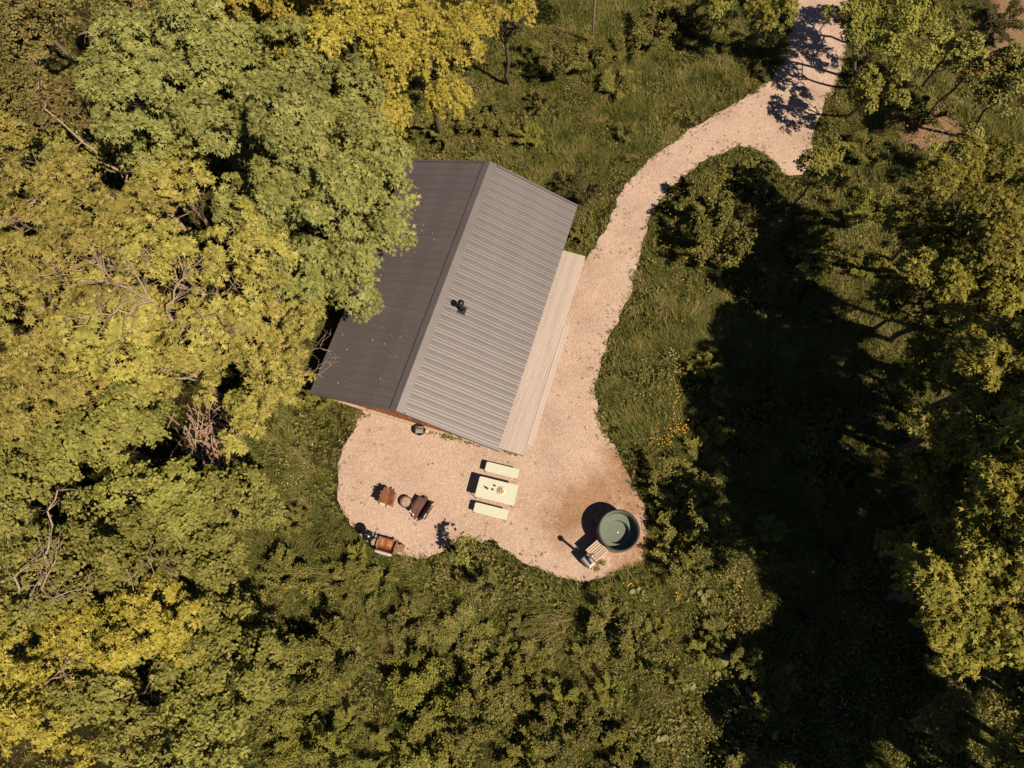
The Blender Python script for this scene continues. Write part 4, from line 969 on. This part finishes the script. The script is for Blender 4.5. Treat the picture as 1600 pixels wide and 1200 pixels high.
dx = np.cos(a)*sp_*1.35+lean[:, :1]; dy = np.sin(a)*sp_*1.35+lean[:, 1:]
bx = P[:, :1]+np.cos(a)*.03; by = P[:, 1:]+np.sin(a)*.03
w_ = r.uniform(.013, .026, (nT, nb_)); wx, wy = -np.sin(a)*w_, np.cos(a)*w_
z0 = np.zeros_like(bx)
base1 = np.stack([bx+wx, by+wy, z0], -1); base2 = np.stack([bx-wx, by-wy, z0], -1); tip = np.stack([bx+dx*H_, by+dy*H_, H_*.85], -1)
V = np.stack([base1, base2, tip], 2).reshape(-1, 3); T = np.arange(len(V)).reshape(-1, 3)
setp(link('grass', np_mesh('grass', V, T), GRASS), 'long and short green grass growing around the path and clearing', 'grass', kind='stuff')
print('grass tris', len(T))
# broad-leaved ground cover
P, r = scatter(260000, 62)
ok, ip, d, op = free(P, .0); ok &= ~ip
px_ = to_px(np.c_[P, np.zeros(len(P))])
cl = noi.fbm(P[:, 0]+500, P[:, 1]+20, .9)
pr = np.where(op, .04+.5*np.clip(cl-.45, 0, .3)/.3, .12)
low_ = (px_[:, 1] > 880) & (px_[:, 0] > 380); pr = np.where(low_, pr+.1, pr); pr = np.where(low_ & (px_[:, 0] > 1000), pr+.4, pr)
pr = np.where((d < .5), pr*.2, pr)
ok &= r.random(len(P)) < pr; P, cl = P[ok], cl[ok]; n = len(P)
z = r.uniform(.04, .3, n)*(.6+cl)
V, T = leaves(np.c_[P, z], r.normal(size=(n, 3))*.45+np.array([0, 0, 1.]), r.uniform(.06, .15, n), T_LEAF, r)
setp(link('ground_cover', np_mesh('ground_cover', V, T), COVER), 'broad-leaved low plants covering the ground between shrubs', 'ground cover', kind='stuff')
print('cover tris', len(T))
# larger pale dock leaves, lower right
P = []; r = rnd(63)
for (u, v) in [(1120, 1040), (1075, 1075), (1150, 1160), (1100, 930), (1180, 1100), (655, 970), (720, 1008), (745, 1040), (980, 945), (1000, 930), (550, 1030), (950, 1140), (1210, 1150), (1040, 1150)]:
    c = W(u, v, .25)
    for k in range(5): P.append(c+np.array([r.normal(0, .13), r.normal(0, .13), r.uniform(-.08, .08)]))
P = np.array(P); V, T = leaves(P, r.normal(size=(len(P), 3))*.35+np.array([0, 0, 1.]), r.uniform(.2, .34, len(P)), T_BIG, r)
DOCK = leaf_mat('dock_leaf', [(0, (.12, .13, .05)), (1, (.2, .2, .09))])
setp(link('dock_leaves', np_mesh('dock_leaves', V, T), DOCK), 'scattered larger pale dock leaves in the lower thicket', 'weeds', kind='stuff')
# flowers
def flowers(name, spots, col, label, seed, size=.045):
    r = rnd(seed); P = []
    for (u, v, ru, rv, k) in spots:
        for _ in range(k):
            c = W(r.normal(u, ru), r.normal(v, rv), 0); c[2] = r.uniform(.35, .6); P.append(c)
    P = np.array(P); m, nt, b = new_mat(name); b.inputs['Base Color'].default_value = (*col, 1); b.inputs['Roughness'].default_value = .6
    nn = r.normal(size=(len(P), 3))*.3+np.array([0, 0, 1.])
    V = []; T = []
    for k in range(3):
        v_, t_2 = leaves(P, nn, np.full(len(P), size*.75)*r.uniform(.8, 1.3, len(P)), (np.array([[-.5, -.5, 0], [.5, -.5, 0], [.5, .5, .1], [-.5, .5, .1]]), np.array([[0, 1, 2], [0, 2, 3]])), r)
        T.append(t_2+len(v_)*k); V.append(v_)
    setp(link(name, np_mesh(name, np.concatenate(V), np.concatenate(T)), m), label, 'flowers', kind='stuff')
flowers('yellow_flowers', [(1048, 312, 5, 4, 12), (1068, 318, 8, 5, 14), (1055, 400, 14, 14, 22), (1055, 350, 12, 12, 14), (1068, 588, 12, 12, 40), (1085, 610, 8, 8, 30), (1058, 672, 14, 10, 70), (1030, 695, 12, 8, 30), (1050, 628, 10, 8, 14), (1085, 495, 12, 18, 12), (1180, 610, 25, 25, 18),
  (1125, 902, 8, 4, 16), (1148, 920, 4, 8, 12), (985, 912, 7, 5, 12), (1056, 930, 4, 6, 12), (1105, 935, 15, 12, 10), (1140, 980, 3, 6, 6), (1345, 930, 22, 18, 45), (1340, 970, 20, 14, 40), (1330, 1010, 22, 10, 26), (1360, 880, 20, 20, 20), (1300, 560, 60, 60, 22), (1380, 700, 25, 60, 20), (1260, 680, 10, 16, 16), (1352, 1110, 16, 10, 10), (890, 160, 10, 10, 6)],
  (.5, .26, .02), 'small yellow flowers dotted through the shaded grass', 71)
flowers('white_flowers', [(1225, 550, 12, 10, 14), (1050, 560, 6, 6, 14), (1280, 520, 40, 60, 14), (1265, 700, 8, 20, 24), (1385, 690, 10, 30, 20), (1320, 1100, 12, 8, 16), (480, 720, 20, 60, 30), (1180, 760, 30, 60, 14)], (.6, .55, .45), 'tiny white flowers dotted through the grass', 72, .035)
# weeds at the foot of the gable and deck
r = rnd(73); P = []
for (u, v, ru, k) in [(697, 682, 4, 90), (704, 684, 3, 60), (718, 686, 4, 60), (733, 693, 4, 40), (749, 698, 3, 14), (800, 707, 7, 70), (807, 710, 4, 30), (938, 880, 4, 60), (932, 890, 4, 30), (680, 678, 5, 16), (577, 640, 4, 40), (570, 650, 5, 40)]:
    for _ in range(k): c = W(r.normal(u, ru), r.normal(v, 1.6), 0); c[2] = r.uniform(.02, .16); P.append(c)
P = np.array(P); V, T = leaves(P, r.normal(size=(len(P), 3))*.5+np.array([0, 0, 1.]), r.uniform(.05, .1, len(P)), T_LEAF, r)
setp(link('weeds', np_mesh('weeds', V, T), COVER), 'green weeds sprouting along the foot of the gable wall and deck end', 'weeds', kind='stuff')

# ------------------------------------------------------------ loose stones on the gravel
P, r = scatter(120000, 64, (-10, 2), (17, 34))
ip = (inside(P, PATHW) | (seg_dist(P, PATHW[::3]) < .22*r.random(len(P))**1.5)) & ~in_house(P, .05); P = P[ip]; n = min(len(P), 19000); P = P[:n]
oct_ = np.array([[1, 0, 0], [0, 1, 0], [-1, 0, 0], [0, -1, 0], [0, 0, 1.]]); tt = np.array([[0, 1, 4], [1, 2, 4], [2, 3, 4], [3, 0, 4]])
s_ = r.uniform(.010, .028, n)*np.where(r.random(n) < .04, 1.6, 1); an = r.uniform(0, 6.28, n); fl_ = r.uniform(.6, 1, (n, 5, 1))
ca, sa_ = np.cos(an), np.sin(an)
o = oct_[None]*fl_*s_[:, None, None]
V = np.stack([P[:, :1]+o[:, :, 0]*ca[:, None]-o[:, :, 1]*sa_[:, None], P[:, 1:]+o[:, :, 0]*sa_[:, None]+o[:, :, 1]*ca[:, None]*.8, .006+o[:, :, 2]*.55], -1).reshape(-1, 3)
T = (tt[None]+(np.arange(n)*5)[:, None, None]).reshape(-1, 3)
STN = leaf_mat('loose_stone', [(0, (.15, .10, .07)), (.3, (.28, .2, .15)), (.7, (.38, .29, .23)), (1, (.55, .46, .4))], trans=0.)
setp(link('loose_gravel', np_mesh('loose_gravel', V, T), STN), 'loose pinkish stones strewn over the path and yard', 'gravel', kind='stuff')
# small tufts spreading into the gravel
P, r = scatter(60000, 65, (-10, 2), (17, 34)); ip = inside(P, PATHW) & ~in_house(P, .05); d = seg_dist(P, PATHW[::3])
ok = ip & (r.random(len(P)) < (.3*np.exp(-d/.16)+.08*np.exp(-d/.6)+.006)); P = P[ok]; n = len(P)
idx = np.repeat(np.arange(n), 7)
V, T = leaves(np.c_[P[idx]+r.normal(0, .03, (len(idx), 2)), r.uniform(.01, .05, len(idx))], r.normal(size=(len(idx), 3))*.6+np.array([0, 0, 1.]), r.uniform(.03, .07, len(idx)), T_LEAF, r)
setp(link('gravel_tufts', np_mesh('gravel_tufts', V, T), COVER), 'tiny green tufts growing out of the gravel', 'weeds', kind='stuff')
print('tris total', sum(len(m.polygons) for m in bpy.data.meshes), 'objects', len(bpy.data.objects))
